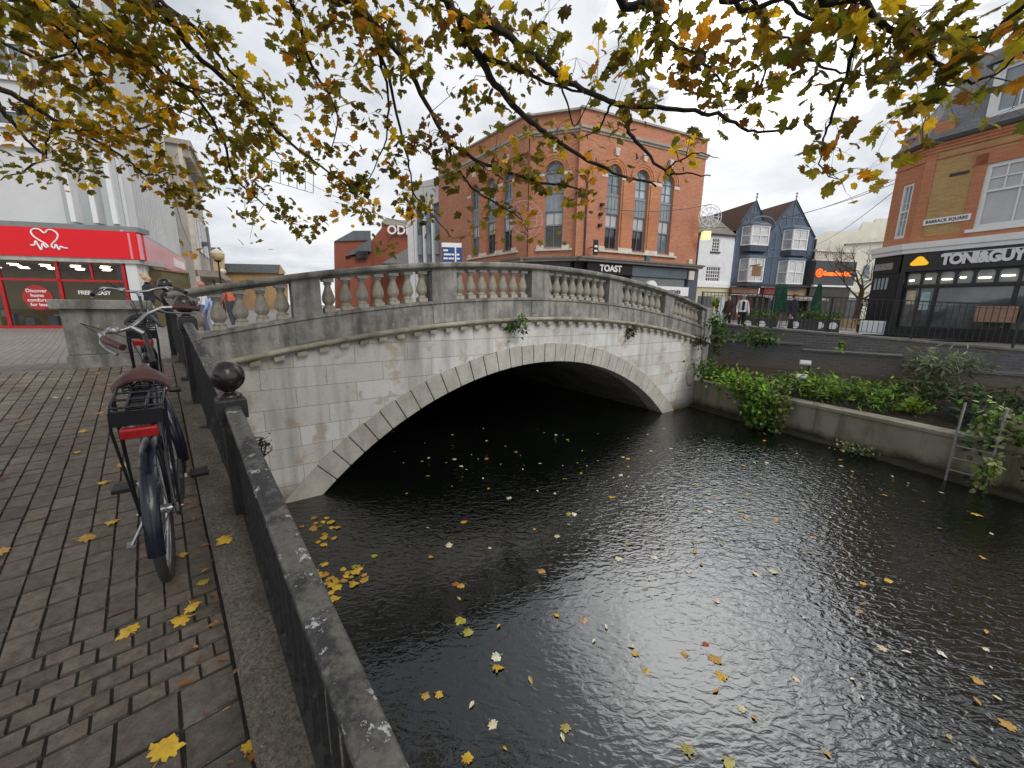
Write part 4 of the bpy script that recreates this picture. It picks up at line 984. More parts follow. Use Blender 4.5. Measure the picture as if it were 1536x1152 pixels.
# --- cinema with white letters
def flat_block(name, poly, Y, depth, mat, parent, col=None):
    """polygon given as points of the facade plane at Y, extruded away"""
    pts = [at(x, y, Y) for x, y in poly]; n = len(pts); dv = Vector((pts[0].x / Y * depth, depth, 0))
    m = MB(); vs = pts + [p + dv for p in pts]; fs = [(i, (i + 1) % n, n + (i + 1) % n, n + i) for i in range(n)]
    for t_ in tessellate_polygon([[Vector((p.x, p.z, 0)) for p in pts]]): fs.append(tuple(t_))
    m.add(vs, fs, 0, col); return m.build(name, mat, parent, Matrix.Translation((pts[0].x, pts[0].y, 0)))
M_RED2 = brickmat('cinema_brick', (.36, .10, .055), (.30, .085, .045), (.28, .16, .12), .3, .1, .006, dark=(.24, .075, .045))
M_SLATE = plain('slate_roof', (.13, .145, .155), .6, 0, .25, 1.2, .3)
cin = empty('cinema', Vector((at(560, 400, 48).x, 48, GZ)), 'red brick cinema with grey roofs and big white letters', 'building')
flat_block('wall', [(556, 470), (556, 362), (578, 335), (622, 342), (622, 470)], 48, 10, M_RED2, cin)
flat_block('wall', [(503, 470), (501, 362), (556, 352), (556, 470)], 52, 10, M_RED2, cin)
flat_block('wall', [(525, 470), (525, 385), (556, 381), (556, 470)], 47, 3, M_RED2, cin)
flat_block('roof', [(501, 362), (530, 346), (556, 346), (556, 360)], 51.8, 6, M_SLATE, cin)
flat_block('roof', [(518, 384), (536, 371), (557, 357), (557, 376)], 46.6, 4, M_SLATE, cin)
flat_block('roof', [(573, 395), (622, 366), (622, 396)], 44, 4, plain('grey_lean_to', (.22, .22, .215), .7), cin)
flat_block('roof_edge', [(572, 333), (578, 327), (625, 333), (625, 343), (580, 337)], 47.8, 10, M_STONE2, cin)
flat_block('window', [(534, 377), (552, 376), (552, 387), (534, 388)], 46.5, .3, M_GLD, cin)
pC = at(613, 346, 47.6); text('lettering', 'ODEON', 1.35, frame((pC.x, pC.y), (1, .04), pC.z), M_SIGNW, cin, .1, .03)

# --- blue and white direction sign
p = at(678, 380, 21.0); ms_ = frame((p.x, p.y), (1, .1), p.z)
sg = empty('street_sign', frame((p.x, p.y), (1, .1), GZ), 'blue and white direction board on a post by the bridge', 'sign')
bx('board', ms_, -.5, .52, -.02, .02, -.45, .30, plain('sign_blue', (.02, .07, .25), .4, 0, .1), sg); bx('header', ms_, -.52, .50, -.02, .02, .30, .52, M_SIGNW, sg)
bx('post', ms_, .15, .22, -.03, .03, -3.9, .3, M_SIGNW, sg)
m = MB()
for z, runs in ((.14, ((-.44, -.20),)), (-.06, ((-.42, -.05), (-.02, .10), (.24, .38))), (-.26, ((-.44, -.22), (-.18, -.02), (.0, .1), (.24, .40)))):
    for a, b in runs: m.box(a, b, -.03, -.018, z - .045, z + .045, M=ms_)
m.build('lettering', M_SIGNW, sg, ms_)
# --- white rendered house
MWH = frame((17.38, 38.38), (4.52, 1.36))
wh = empty('white_house', MWH @ Matrix.Translation((0, 0, GZ)), 'narrow white rendered house with small sash windows beside the brick hall', 'house')
facade('wall', MWH, 0, 4.36, 2.55, 7.02, [(1.72, 2.62, 5.5, 6.72), (1.35, 3.05, 2.72, 4.12)], M_WREND, wh, .12)
window(MWH, 1.72, 2.62, 5.5, 6.72, wh, M_WHITE, M_GLD, .06, 3, 4, .06, bw=.05)
window(MWH, 1.35, 3.05, 2.72, 4.12, wh, M_WHITE, M_GLD, .06, 6, 4, .06, bw=.06)
bx('sill', MWH, 1.6, 2.74, -.1, .0, 5.36, 5.5, M_SHOPB, wh)
bx('fascia', MWH, -.05, 4.45, -.25, 0, 2.15, 2.55, M_WHITE, wh)
M_CREAM = plain('cream_shopfront', (.55, .50, .33), .6, 0, .12, 2)
bx('shop_front', MWH, -.05, 4.4, -.12, .2, GZ, 2.15, M_CREAM, wh); bx('shop_window', MWH, .6, 2.6, -.15, -.1, -.6, 1.3, M_GLD, wh); bx('shop_window', MWH, 2.8, 3.9, -.15, -.1, -.8, 1.4, M_GLL, wh)
bx('gutter', MWH, -.05, 4.4, -.22, .02, 6.98, 7.12, M_SHOPB, wh); bx('drainpipe', MWH, -.02, .1, -.14, -.02, 2.2, 7.0, M_SHOPB, wh)
M_TILE = plain('lichened_tile', (.20, .185, .15), .9, 0, .3, 3, .4); M_CLAY = brickmat('clay_tile', (.155, .07, .045), (.10, .05, .036), (.05, .03, .025), .18, .12, .008, (.08, .05, .038))
m = MB(); m.add([MWH @ Vector(v) for v in ((-.1, -.2, 7.1), (4.42, -.2, 7.1), (4.42, 2.6, 9.2), (-.1, 2.6, 9.2), (4.42, 5.4, 7.1), (-.1, 5.4, 7.1))], [(0, 1, 2, 3), (3, 2, 4, 5)]); m.build('roof', M_TILE, wh, MWH)
m = MB(); m.add([MWH @ Vector(v) for v in ((0, 0, 2), (0, 5.2, 2), (0, 5.2, 7.1), (0, 2.6, 9.1), (0, 0, 7.1))], [(0, 1, 2, 3, 4)]); m.build('gable_wall', M_WREND, wh, MWH)
ch = bx('chimney', MWH, .1, 1.3, 1.9, 3.0, 7.5, 9.5, brickmat('old_brick', (.16, .10, .08), (.12, .08, .07), (.2, .17, .14)), wh)
for x in (.45, .95): m = MB(); m.lathe([(.15, 9.5), (.12, 10.3), (.14, 10.35)], 10, MWH @ Matrix.Translation((x, 2.45, 0))); m.build('chimney_pot', plain('terracotta', (.17, .07, .06), .8), ch, MWH)

# --- pair of blue timbered gables
MBL = frame((21.96, 39.73), (8.95, 1.83))
bl = empty('blue_gabled_house', MBL @ Matrix.Translation((0, 0, GZ)), 'slate blue timbered house with two pointed gables and white bay windows', 'house')
t = NT('slate_blue_render'); a = t.noise(.9, 5, .6)
M_BLUE = t.fin(t.mix(t.gray(a, .3, .7), (.060, .085, .125), (.085, .115, .16)), .65)
M_BLUET = plain('blue_timber', (.105, .14, .19), .6, 0, .15, 3); M_BLUED = plain('dark_blue_panel', (.045, .062, .09), .6, 0, .2, 3)
top = [(8.95, 7.35), (8.9, 7.4), (5.98, 10.75), (4.3, 8.6), (3.55, 7.6), (2.7, 8.5), (1.45, 10.4), (.2, 8.4), (-.35, 7.6)]
facade('wall', MBL, -.35, 9.0, 2.55, 7.4, [], M_BLUE, bl, .1, top=[(9.0, 7.35)] + top[1:])
def timb(m, *pts, w=.11): 
    for p, q in zip(pts, pts[1:]): m.bar(MBL @ Vector((p[0], -.02, p[1])), MBL @ Vector((q[0], -.02, q[1])), w, .05, upv=MBL.to_3x3() @ Vector((0, 1, 0)))
m = MB()
for gx, gz, hw, eb in ((1.45, 10.35, 1.35, 8.3), (5.98, 10.7, 2.75, 7.6)):
    timb(m, (gx - hw, eb), (gx, gz), (gx + hw, eb), w=.2); timb(m, (gx - hw * .55, gz - (gz - eb) * .52), (gx + hw * .55, gz - (gz - eb) * .52))
    timb(m, (gx, gz - .2), (gx, eb + .1))
    for k in (-.7, -.35, .35, .7): timb(m, (gx + k * hw * .8, gz - abs(k) * (gz - eb) - .1), (gx + k * hw * .5, eb - .3), w=.08)
for x in (-.3, 3.55, 4.3, 8.3, 8.9): timb(m, (x, 2.6), (x, 7.5))
for z in (5.3, 6.1): timb(m, (3.5, z), (4.9, z)); timb(m, (7.9, z), (8.9, z))
timb(m, (3.6, 5.4), (4.6, 6.1)); timb(m, (8.0, 5.4), (8.8, 6.1)); m.build('timbers', M_BLUET, bl, MBL)
for gx, gz in ((1.45, 10.4), (5.98, 10.75)):
    m = MB(); m.tube([MBL @ Vector((gx, -.05, gz - .4)), MBL @ Vector((gx, -.05, gz + .55))], [.07, .035], 6); m.ball(MBL @ Vector((gx, -.05, gz + .6)), .09, 8); m.bar(MBL @ Vector((gx - .13, -.05, gz + .3)), MBL @ Vector((gx + .13, -.05, gz + .3)), .06, .06); m.build('finial', M_BLUET, bl, MBL)
for gx, gz, hw, ez in ((1.45, 10.4, 1.8, 7.6), (5.98, 10.75, 2.95, 7.35)):
    m = MB(); m.add([MBL @ Vector(v) for v in ((gx, -.15, gz), (gx - hw, -.15, ez), (gx, 7, gz), (gx - hw, 7, ez), (gx + hw, -.15, ez), (gx + hw, 7, ez))], [(0, 1, 3, 2), (0, 2, 5, 4)]); m.build('gable_roof', M_CLAY, bl, MBL, fix=False)
m = MB(); m.add([MBL @ Vector(v) for v in ((-4.9, 2.2, 7.2), (5.9, 2.2, 7.4), (5.9, 5.5, 10.6), (-2.2, 5.5, 9.9))], [(0, 1, 2, 3)]); m.build('roof', M_CLAY, bl, MBL, fix=False)
def bay(a, b, c, d, curved=False):
    # canted bay: front and two cheeks, each with its glazing
    y = -.75; k = .45; M = MBL
    m = MB(); poly = [(a, 0), (a + k, y), (b - k, y), (b, 0)]
    lo = [M @ Vector((x, yy, c - .55)) for x, yy in poly]; hi = [M @ Vector((x, yy, c)) for x, yy in poly]
    m.add(lo + hi, [(i, i + 1, 5 + i, 4 + i) for i in range(3)] + [(0, 1, 2, 3), (4, 5, 6, 7)]); m.build('bay_base', M_BLUED, bl, MBL)
    m = MB(); out = [(x + (-.08 if i < 2 else .08), yy - (.08 if 0 < i < 3 else 0)) for i, (x, yy) in enumerate(poly)]
    h1 = [M @ Vector((x, yy, d)) for x, yy in out]; h2 = [M @ Vector((x, yy, d + .12)) for x, yy in out]; h3 = [M @ Vector((x, yy, d + .5)) for x, yy in ((a + .2, 0), (a + k + .2, y * .4), (b - k - .2, y * .4), (b - .2, 0))]
    m.add(h1 + h2 + h3, [(i, i + 1, 5 + i, 4 + i) for i in range(3)] + [(4 + i, 5 + i, 9 + i, 8 + i) for i in range(3)] + [(0, 1, 2, 3), (8, 9, 10, 11)]); m.build('bay_roof', M_BLUET, bl, MBL)
    f = window(M, a + k, b - k, c, d, bl, M_WHITE, M_CURT, .1, 2, 1, y, False, True, bw=.07)
    for (p, q) in ((poly[0], poly[1]), (poly[2], poly[3])):
        P0, P1 = M @ Vector((p[0], p[1], 0)), M @ Vector((q[0], q[1], 0)); Mc = frame(P0, P1 - P0); ln = (P1 - P0).length
        window(Mc, 0, ln, c, d, bl, M_WHITE, M_GLL, .09, 1, 1, 0, False, True)
bay(.30, 3.2, 6.2, 8.0); bay(5.1, 7.75, 5.95, 7.9); bay(.45, 3.1, 2.75, 5.0); bay(5.0, 7.85, 2.65, 4.95)
m = MB(); m.tube([MBL @ Vector((1.75 + 1.35 * math.cos(w), -.86, 8.05 + .75 * math.sin(w))) for w in [math.pi * i / 16 for i in range(17)]], .09, 6); m.build('arched_hood', M_BLUET, bl, MBL)
bx('fascia', MBL, -.5, 9.3, -.95, 0, 2.35, 2.55, M_SHOPB, bl)
bx('shop_sign', MBL, -.5, 2.6, -.55, 0, 1.55, 2.3, plain('brown_sign', (.20, .10, .06), .6, 0, .3, 1), bl); bx('shop_sign', MBL, 3.2, 5.6, -.58, 0, 1.5, 2.3, plain('red_sign', (.22, .03, .025), .6, 0, .3, 1.5), bl); bx('shop_sign', MBL, 5.7, 9.1, -.55, 0, 1.55, 2.3, plain('wood_sign', (.30, .20, .11), .6, 0, .3, 1), bl)
bx('shop_front', MBL, -.5, 9.3, -.4, 0, GZ, 1.5, plain('dark_shop', (.03, .024, .022), .5, 0, .5, 1), bl)
m = MB()
for x in (.3, 2.6, 5.4, 7.2, 8.8): m.box(x, x + .25, -.5, -.38, GZ, 1.5, M=MBL)
m.build('shop_post', plain('maroon_post', (.12, .035, .03), .5), bl, MBL)
m = MB(); m.add([MBL @ Vector(v) for v in ((2.2, -.6, 1.55), (9.1, -.6, 1.55), (9.1, -2.4, 1.15), (2.2, -2.4, 1.15), (9.1, -2.4, 1.0), (2.2, -2.4, 1.0))], [(0, 1, 2, 3), (3, 2, 4, 5)]); m.build('awning', plain('grey_awning', (.28, .27, .25), .8, 0, .3, 2), bl, MBL, fix=False)
m = MB(); m.box(1.0, 1.1, -1.9, -.1, 4.2, 4.3, M=MBL); m.box(.45, 1.45, -1.75, -1.7, 3.2, 4.15, M=MBL); m.build('hanging_sign', plain('wooden_sign', (.22, .11, .045), .6, 0, .4, 2), bl, MBL)
bx('drainpipe', MBL, 8.95, 9.1, -.15, 0, 2.5, 7.2, M_SHOPB, bl); m = MB(); m.ball(MBL @ Vector((8.85, -.3, 4.75)), .2, 10); m.build('wall_lamp', M_SIGNW, bl, MBL)

# --- takeaway with orange letters, cream theatre-like building behind
pK0, pK1 = at(1216, 430, 40.5), at(1276, 432, 41.5); MK = frame(pK0, pK1 - pK0); WK = (Vector((pK1.x, pK1.y)) - Vector((pK0.x, pK0.y))).length
ke = empty('takeaway', MK @ Matrix.Translation((0, 0, GZ)), 'dark single storey takeaway with glowing orange letters and a balustrade roof', 'building')
bx('sign_board', MK, 0, WK, -.2, 3, 2.6, 5.0, plain('charcoal_board', (.055, .052, .058), .6, 0, .15, 1), ke); bx('shop_front', MK, 0, WK, 0, 3, GZ, 2.6, plain('takeaway_front', (.03, .024, .02), .3, 0, .6, 1.3), ke); bx('sign_edge', MK, 0, WK, -.35, 0, 2.45, 2.6, M_WHITE, ke)
text('lettering', 'German Doner Kebab', .62, MK @ Matrix.Translation((WK * .55, -.25, 3.75)), emit('orange_neon', (1, .16, .015), 1.6), ke, .04, .018, .62)
m = MB(); m.tube([MK @ Vector((.52 + .36 * math.cos(w), -.25, 3.78 + .36 * math.sin(w))) for w in [2 * math.pi * i / 20 for i in range(20)]], .07, 6, True); m.box(.40, .64, -.28, -.22, 3.6, 4.0, M=MK); m.build('logo', emit('orange_logo', (1, .12, .01), 1.4), ke, MK)
m = MB()
for k in range(22): x = .1 + k * (WK - .2) / 21; m.lathe([(.07, 0), (.10, .25), (.05, .6), (.07, .75)], 8, MK @ Matrix.Translation((x, .1, 5.15)))
m.box(0, WK, -.1, .3, 5.0, 5.15, M=MK); m.box(0, WK, -.1, .3, 5.9, 6.1, M=MK); m.build('roof_balustrade', M_LIME, ke, MK)
M_CRE = plain('cream_stucco', (.68, .66, .56), .75, 0, .10, .6, .1, (.50, .48, .40))
cr = empty('cream_building', Vector((at(1290, 430, 52).x, 52, GZ)), 'large cream stucco building with stepped parapet behind the bare tree', 'building')
flat_block('wall', [(1212, 475), (1217, 366), (1226, 353), (1243, 347), (1265, 347), (1292, 344), (1294, 333), (1313, 333), (1313, 328), (1350, 327), (1350, 475)], 54, 14, M_CRE, cr)
flat_block('front_block', [(1266, 478), (1269, 366), (1315, 359), (1340, 359), (1340, 478)], 50, 3, M_CRE, cr)
flat_block('cornice', [(1266, 366), (1268, 361), (1340, 354), (1340, 361)], 49.6, 1.5, M_LIME, cr)
for y0 in (418, 436): flat_block('string_course', [(1266, y0 + 3), (1266, y0), (1340, y0 - 1), (1340, y0 + 2)], 49.8, .5, M_LIME, cr)
for x in (1275, 1296, 1318): flat_block('window', [(x, 418), (x + 1, 398), (x + 9, 397), (x + 8, 418)], 49.9, .2, M_GL, cr)
flat_block('doorway', [(1268, 480), (1270, 449), (1286, 449), (1284, 480)], 49.9, .2, M_GLD, cr)

# --- hairdresser's corner building
MT = frame((16.0, 16.4), (1.5, -3.24)); MC_ = frame((16.07, 17.66), Vector((16.0, 16.4)) .to_3d() - Vector((16.07, 17.66, 0)))
MS_ = frame(MC_.translation + Vector((8.0, 5.2, 0)), Vector((-8.0, -5.2, 0)))
WC = 1.262
sal = empty('corner_salon', MT @ Matrix.Translation((0, 0, GZ)), 'yellow and red brick corner building with black hairdresser shopfront', 'building')
XE = 9.0
facade('wall', MT, .0, XE, 2.68, 6.30, [(1.66, 3.42, 2.98, 5.17), (5.6, 7.4, 2.98, 5.17)], M_YEL, sal, .22)
facade('wall', MC_, 0, WC, 2.68, 6.30, [(.46, .94, 3.0, 5.1)], M_REDW, sal, .2)
facade('wall', MS_, 0, (MC_.translation - MS_.translation).length, 2.68, 6.3, [], M_RED, sal, .2)
bx('corner_quoin', MT, .0, .30, -.035, .0, 2.68, 6.2, M_REDW, sal)
m = MB(); 
for x0, x1, z0, z1 in ((1.36, 1.66, 2.75, 5.55), (3.42, 3.72, 2.75, 5.55), (1.30, 3.78, 5.17, 5.62), (.3, 9, 2.70, 2.94), (5.3, 5.6, 2.94, 5.55), (7.4, 7.7, 2.94, 5.55), (5.2, 7.8, 5.17, 5.62)): m.box(x0, x1, -.03, .0, z0, z1, M=MT)
m.build('brick_dressing', M_REDW, sal, MT)
for M, x1 in ((MT, XE), (MC_, WC + .02)):
    for k, (z0, z1, y) in enumerate(((5.72, 5.80, -.045), (5.98, 6.08, -.06), (6.08, 6.18, -.10), (6.18, 6.28, -.15))): bx('brick_cornice', M, -.02, x1, y, 0, z0, z1, M_REDW, sal)
    bx('gutter', M, -.05, x1, -.26, -.02, 6.28, 6.42, M_SHOPB, sal)
    bx('white_cornice', M, -.06, x1 + (.05 if M is MC_ else 0), -.34, 0, 2.30, 2.46, M_WHITE, sal); bx('white_cornice_top', M, -.08, x1 + (.07 if M is MC_ else 0), -.40, 0, 2.46, 2.68, M_WHITE, sal)
window(MT, 1.66, 3.42, 2.98, 5.17, sal, M_WHITE, M_GLB, .13, 2, 1, .08, False, True, bw=.045, rail=.58)
m = MB(); m.box(1.79, 3.29, .06, .11, 4.66, 4.70, M=MT)
for k in (1, 2, 3): x = 1.79 + 1.5 * k / 4; m.box(x - .02, x + .02, .06, .11, 4.28, 5.05, M=MT)
m.build('glazing_bar', M_WHITE, sal, MT)
bx('sill', MT, 1.5, 3.58, -.10, .0, 2.88, 2.99, M_WHITE, sal); window(MT, 5.6, 7.4, 2.98, 5.17, sal, M_WHITE, M_GLB, .13, 2, 1, .08, False, True, bw=.045)
window(MC_, .46, .94, 3.0, 5.1, sal, M_WHITE, M_GLL, .09, 2, 3, .06, False, True)
bx('vent', MT, .75, 1.25, -.02, .0, 5.0, 5.1, M_SHOPB, sal)
bx('street_nameplate', MT, .30, 1.56, -.06, -.035, 3.34, 3.56, M_SIGNW, sal); text('lettering', 'BARRACK SQUARE', .155, MT @ Matrix.Translation((.93, -.066, 3.45)), M_SHOPB, sal, .006, .004, .84, 1.02)
m = MB(); m.add([MT @ Vector(v) for v in ((-.1, -.2, 6.42), (XE, -.2, 6.42), (XE, 1.7, 9.6), (.35, 1.7, 9.6))], [(0, 1, 2, 3)])
m.add([MC_ @ Vector((0, -.2, 6.42)), MT @ Vector((-.1, -.2, 6.42)), MT @ Vector((.35, 1.7, 9.6))], [(0, 1, 2)])
M_SLT = brickmat('roof_slate', (.24, .245, .25), (.18, .185, .19), (.08, .085, .09), .28, .16, .006, (.14, .145, .15), None, .5)
m.build('roof', M_SLT, sal, MT, fix=False)
bx('parapet_pier', MT, .05, .62, -.05, .5, 6.42, 7.05, M_REDW, sal); bx('parapet_pier', MC_, .05, .5, -.05, .45, 6.42, 6.85, M_REDW, sal)
m = MB(); m.box(.0, .55, -.1, .5, 6.85, 6.95, M=MC_); m.box(.08, .47, -.02, .42, 6.95, 7.12, M=MC_); m.ball(MC_ @ Vector((.27, .2, 7.28)), .16, 14); m.build('ball_finial', M_STONE2, sal, MC_)
# dormer
dm = MB(); dm.box(1.35, 1.5, -.02, 1.6, 6.55, 8.25, M=MT); dm.box(3.55, 3.7, -.02, 1.6, 6.55, 8.25, M=MT); dm.box(1.5, 3.55, -.02, .1, 6.55, 6.75, M=MT); dm.box(1.3, 3.75, -.12, 1.7, 8.25, 8.38, M=MT); dm.build('dormer', M_WHITE, sal, MT)
window(MT, 1.5, 3.55, 6.75, 8.25, sal, M_WHITE, M_GL, .10, 4, 2, .03, False, True, bw=.04)
m = MB(); m.add([MT @ Vector(v) for v in ((1.15, -.3, 8.38), (3.9, -.3, 8.38), (2.52, -.3, 9.5), (1.15, 1.9, 8.38), (3.9, 1.9, 8.38), (2.52, 1.9, 9.5))], [(0, 1, 2), (0, 2, 5, 3), (1, 4, 5, 2)]); m.build('dormer_roof', M_SLT, sal, MT)
# shopfront
bx('fascia_board', MT, .0, XE, -.26, 0, 1.60, 2.30, M_SHOPB, sal); bx('fascia_board', MC_, 0, WC, -.20, 0, 1.60, 2.30, M_SHOPB, sal)
text('lettering', 'TONI&GUY', .50, MT @ Matrix.Translation((1.12, -.30, 1.95)), plain('silver_letter', (.72, .72, .73), .35, .3, .06), sal, .05, .028, .84, .90, 'LEFT')
bx('fascia_trim', MT, 1.15, XE, -.29, -.26, 2.17, 2.20, plain('silver_trim', (.6, .6, .62), .3, .5), sal)
m = MB(); cx, cz = .52, 1.98
tri = []
for k in range(3):
    a = R_(90 + 120 * k)
    for w in range(-3, 4): b_ = a + R_(w * 18); tri.append((cx + .16 * math.cos(a) * 1.15 + .10 * math.cos(b_), cz - .03 + .13 * math.sin(a) + .075 * math.sin(b_)))
m.prism(tri, -.33, -.26, M=MT); m.build('yellow_emblem', emit('yellow_emblem', (1, .55, .02), .55), sal, MT)
bx('chamfer_sign', MC_, .1, .95, -.23, -.2, 1.75, 2.02, plain('grey_sign', (.28, .28, .28), .5, 0, .4, 9), sal)
bx('plinth', MT, .0, XE, -.2, .05, GZ, -.62, M_SHOPB, sal); bx('shop_pilaster', MT, -.02, .14, -.24, .02, GZ, 1.6, M_SHOPB, sal)
bx('chamfer_front', MC_, 0, WC, -.16, .02, GZ, 1.6, M_SHOPB, sal)
m = MB()
for k in range(4): m.box(.18 + k * .18, .27 + k * .18, -.19, -.16, .95, 1.42, M=MC_)
m.build('chamfer_light', M_GLL, sal, MC_)
bx('shop_interior', MT, .1, XE, .9, 1.0, GZ, 1.6, plain('salon_inside', (.10, .095, .09), .8, 0, .7, 1.4), sal); bx('shop_floor', MT, .1, XE, .05, .9, -.66, -.6, M_SHOPB, sal); bx('shop_ceiling', MT, .1, XE, .02, .9, 1.58, 1.62, M_WHITE, sal)
lights = [.14, .62, 1.08, 1.55, 2.02, 2.55, 3.08, 3.6, 4.1, 4.6, 5.1]
for a, b in zip(lights, lights[1:]):
    m = MB(); r = .09; lp_o = [(a, 1.04), (b, 1.04), (b, 1.60), (a, 1.60)]; lp_i = [(a + .05, 1.09), (b - .05, 1.09)] + [(b - .05 - r + r * math.cos(w), 1.53 - r + r * math.sin(w)) for w in [R_(18 * i) for i in range(6)]] + [(a + .05 + r - r * math.sin(w), 1.53 - r + r * math.cos(w)) for w in [R_(18 * i) for i in range(6)]]
    loops = [[Vector((x, z, 0)) for x, z in lp_o], [Vector((x, z, 0)) for x, z in lp_i[::-1]]]; flat = lp_o + lp_i[::-1]
    m.add([MT @ Vector((x, -.06, z)) for x, z in flat], [tuple(q) for q in tessellate_polygon(loops)])
    f = m.build('top_light', M_SHOPB, sal, MT, fix=False); ls_ = MB(); zz_ = RNG.choice([1.28, 1.40, 1.24]); ls_.box(a + .1, b - .1 - RNG.uniform(0, .15), -.045, -.034, zz_, zz_ + .035, M=MT); ls_.build('light_strip', M_LAMP, f, MT); m = MB(); m.add([MT @ Vector((x, -.03, z)) for x, z in lp_o], [(0, 1, 2, 3)]); m.build('pane', plain('lit_pane', (.30, .32, .30), .15, 0, .35, 4), f, MT)
bx('transom', MT, .1, XE, -.12, .0, .99, 1.05, M_SHOPB, sal)
M_SHOPGL = glassmat('shop_glass', (.07, .08, .08), .75, .04)
for a, b in ((.14, 1.08), (1.08, 3.05), (3.05, 5.1), (5.1, 7.1)):
    f = window(MT, a, b, -.62, .99, sal, M_SHOPB, M_SHOPGL, .05, 2 if a < 1 else 1, 1, -.04, name='shop_window')
bx('poster', MT, .24, .52, -.02, -.012, .3, .85, plain('poster_cream', (.55, .5, .35), .5, 0, .4, 6), sal); bx('poster', MT, .68, .95, -.02, -.012, .1, .8, plain('poster_teal', (.32, .45, .45), .5, 0, .4, 5), sal)
bx('tan_banner', MT, 2.35, 3.3, -.42, -.38, -.3, .25, plain('tan_canvas', (.33, .20, .13), .8, 0, .2, 4), sal)

# --- charity shop in the white panelled building
MF = frame((-18.4, 14.2), (4.2, 1.0)); MSd = frame((-14.2, 15.2), (-4.9, 7.7))
sh = empty('charity_shop', MF @ Matrix.Translation((4.3, 0, GZ)), 'white panelled department building with a red heart charity shop below', 'building')
M_SIGNR = plain('red_fascia', (.74, .006, .014), .42, 0, .03, 1, 0, .4)
t = NT('pale_cladding'); M_CLAD = t.fin(t.mix(t.gray(t.noise(.5, 5, .6), .3, .7), (.56, .565, .565), (.68, .685, .685)), .6)
M_CLADG = plain('grey_cladding', (.42, .44, .45), .6, 0, .1, .6); M_FIN = plain('white_fin', (.76, .76, .76), .5, 0, .05, 2)
bx('upper_wall', MF, -9, 3.9, .5, 1.0, 2.7, 15.5, M_CLAD, sh)
for x in (2.35, 3.02, 3.62): bx('fin', MF, x, x + .16, .12, .5, 2.85, 15.5, M_FIN, sh)
bx('grey_panel', MF, 2.0, 3.9, .44, .5, 2.8, 5.4, M_CLADG, sh); bx('string', MF, -9, 2.35, .35, .5, 5.3, 5.5, M_FIN, sh)
for k, (x0, x1, z0, z1) in enumerate(((-.8, .5, 7.4, 8.6), (.8, 1.9, 7.4, 8.6), (-.8, .5, 9.6, 10.9), (.8, 1.9, 9.6, 10.9), (-3, -1.4, 7.4, 8.6), (-.6, 1.9, 5.9, 6.5))): window(MF, x0, x1, z0, z1, sh, M_FIN, M_GL, .1, 2, 1, .42)
bx('fascia_cap', MF, -9, 4.46, -.1, .6, 2.56, 2.74, plain('grey_cap', (.20, .22, .22), .5, 0, .15, 2), sh)
bx('fascia', MF, -9, 4.40, -.14, .3, 1.58, 2.56, M_SIGNR, sh)
bx('soffit', MF, -9, 4.36, -.1, 1.5, 1.42, 1.58, plain('soffit_grey', (.40, .39, .36), .7), sh)
for k in range(7): m = MB(); x = -1.2 + k * .85; m.lathe([(.001, 1.405), (.16, 1.405), (.16, 1.42)], 14, MF @ Matrix.Translation((x, .45, 0))); m.build('downlight', M_LAMP, sh, MF)
def curve_pts(ctrl, n=8):
    out = []
    for i in range(len(ctrl) - 1):
        p0, p1, p2, p3 = [Vector(ctrl[max(0, min(len(ctrl) - 1, i + k))]) for k in (-1, 0, 1, 2)]
        for j in range(n): t_ = j / n; out.append(.5 * ((2 * p1) + (p2 - p0) * t_ + (2 * p0 - 5 * p1 + 4 * p2 - p3) * t_ * t_ + (3 * p1 - p0 - 3 * p2 + p3) * t_ ** 3))
    return out + [Vector(ctrl[-1])]
lx = lambda x, y: (1.22 + (x - 275) / 275 * 1.06, 0, 2.52 - (y - 130) / 162 * .74)    # the heart line
heart = [lx(*p) for p in ((277, 255), (305, 255), (318, 225), (335, 262), (350, 288), (366, 243), (385, 268), (404, 262), (385, 240), (345, 215), (308, 185), (300, 155), (325, 135), (365, 137), (398, 162), (430, 137), (470, 142), (495, 170), (480, 205), (440, 240), (432, 262), (452, 272), (466, 245), (482, 283), (498, 258), (515, 266), (550, 270))]
m = MB(); m.tube([MF @ (p + Vector((0, -.155, 0))) for p in curve_pts(heart, 6)], .026, 8); m.build('heart_logo', M_SIGNW, sh, MF)
M_REDF = plain('red_frame', (.42, .012, .016), .4, 0, .08)
m = MB()
for x in (-6, -4, -2, .0, 1.72, 3.75): m.box(x - .05, x + .05, -.02, .06, -1.0, 1.42, M=MF)
m.box(-9, 3.75, -.02, .06, .72, .80, M=MF); m.box(-9, 3.75, -.02, .06, -1.0, -.90, M=MF); m.box(2.72, 2.78, -.01, .05, .8, 1.42, M=MF); m.build('window_frame', M_REDF, sh, MF)
t = NT('shop_glazing')
tr_ = t.n.new('ShaderNodeBsdfTransparent'); gl_ = t.n.new('ShaderNodeBsdfGlossy'); gl_.inputs['Roughness'].default_value = .02; fr_ = t.n.new('ShaderNodeFresnel'); fr_.inputs['IOR'].default_value = 1.5; mx_ = t.n.new('ShaderNodeMixShader')
t.lk(fr_.outputs[0], mx_.inputs[0]); t.lk(tr_.outputs[0], mx_.inputs[1]); t.lk(gl_.outputs[0], mx_.inputs[2]); t.lk(mx_.outputs[0], t.out.inputs['Surface']); M_CLEAR = t.m
m = MB(); m.add([MF @ Vector(v) for v in ((-9, .02, -.95), (3.75, .02, -.95), (3.75, .02, 1.42), (-9, .02, 1.42))], [(0, 1, 2, 3)]); m.build('shop_glass', M_CLEAR, sh, MF, fix=False)
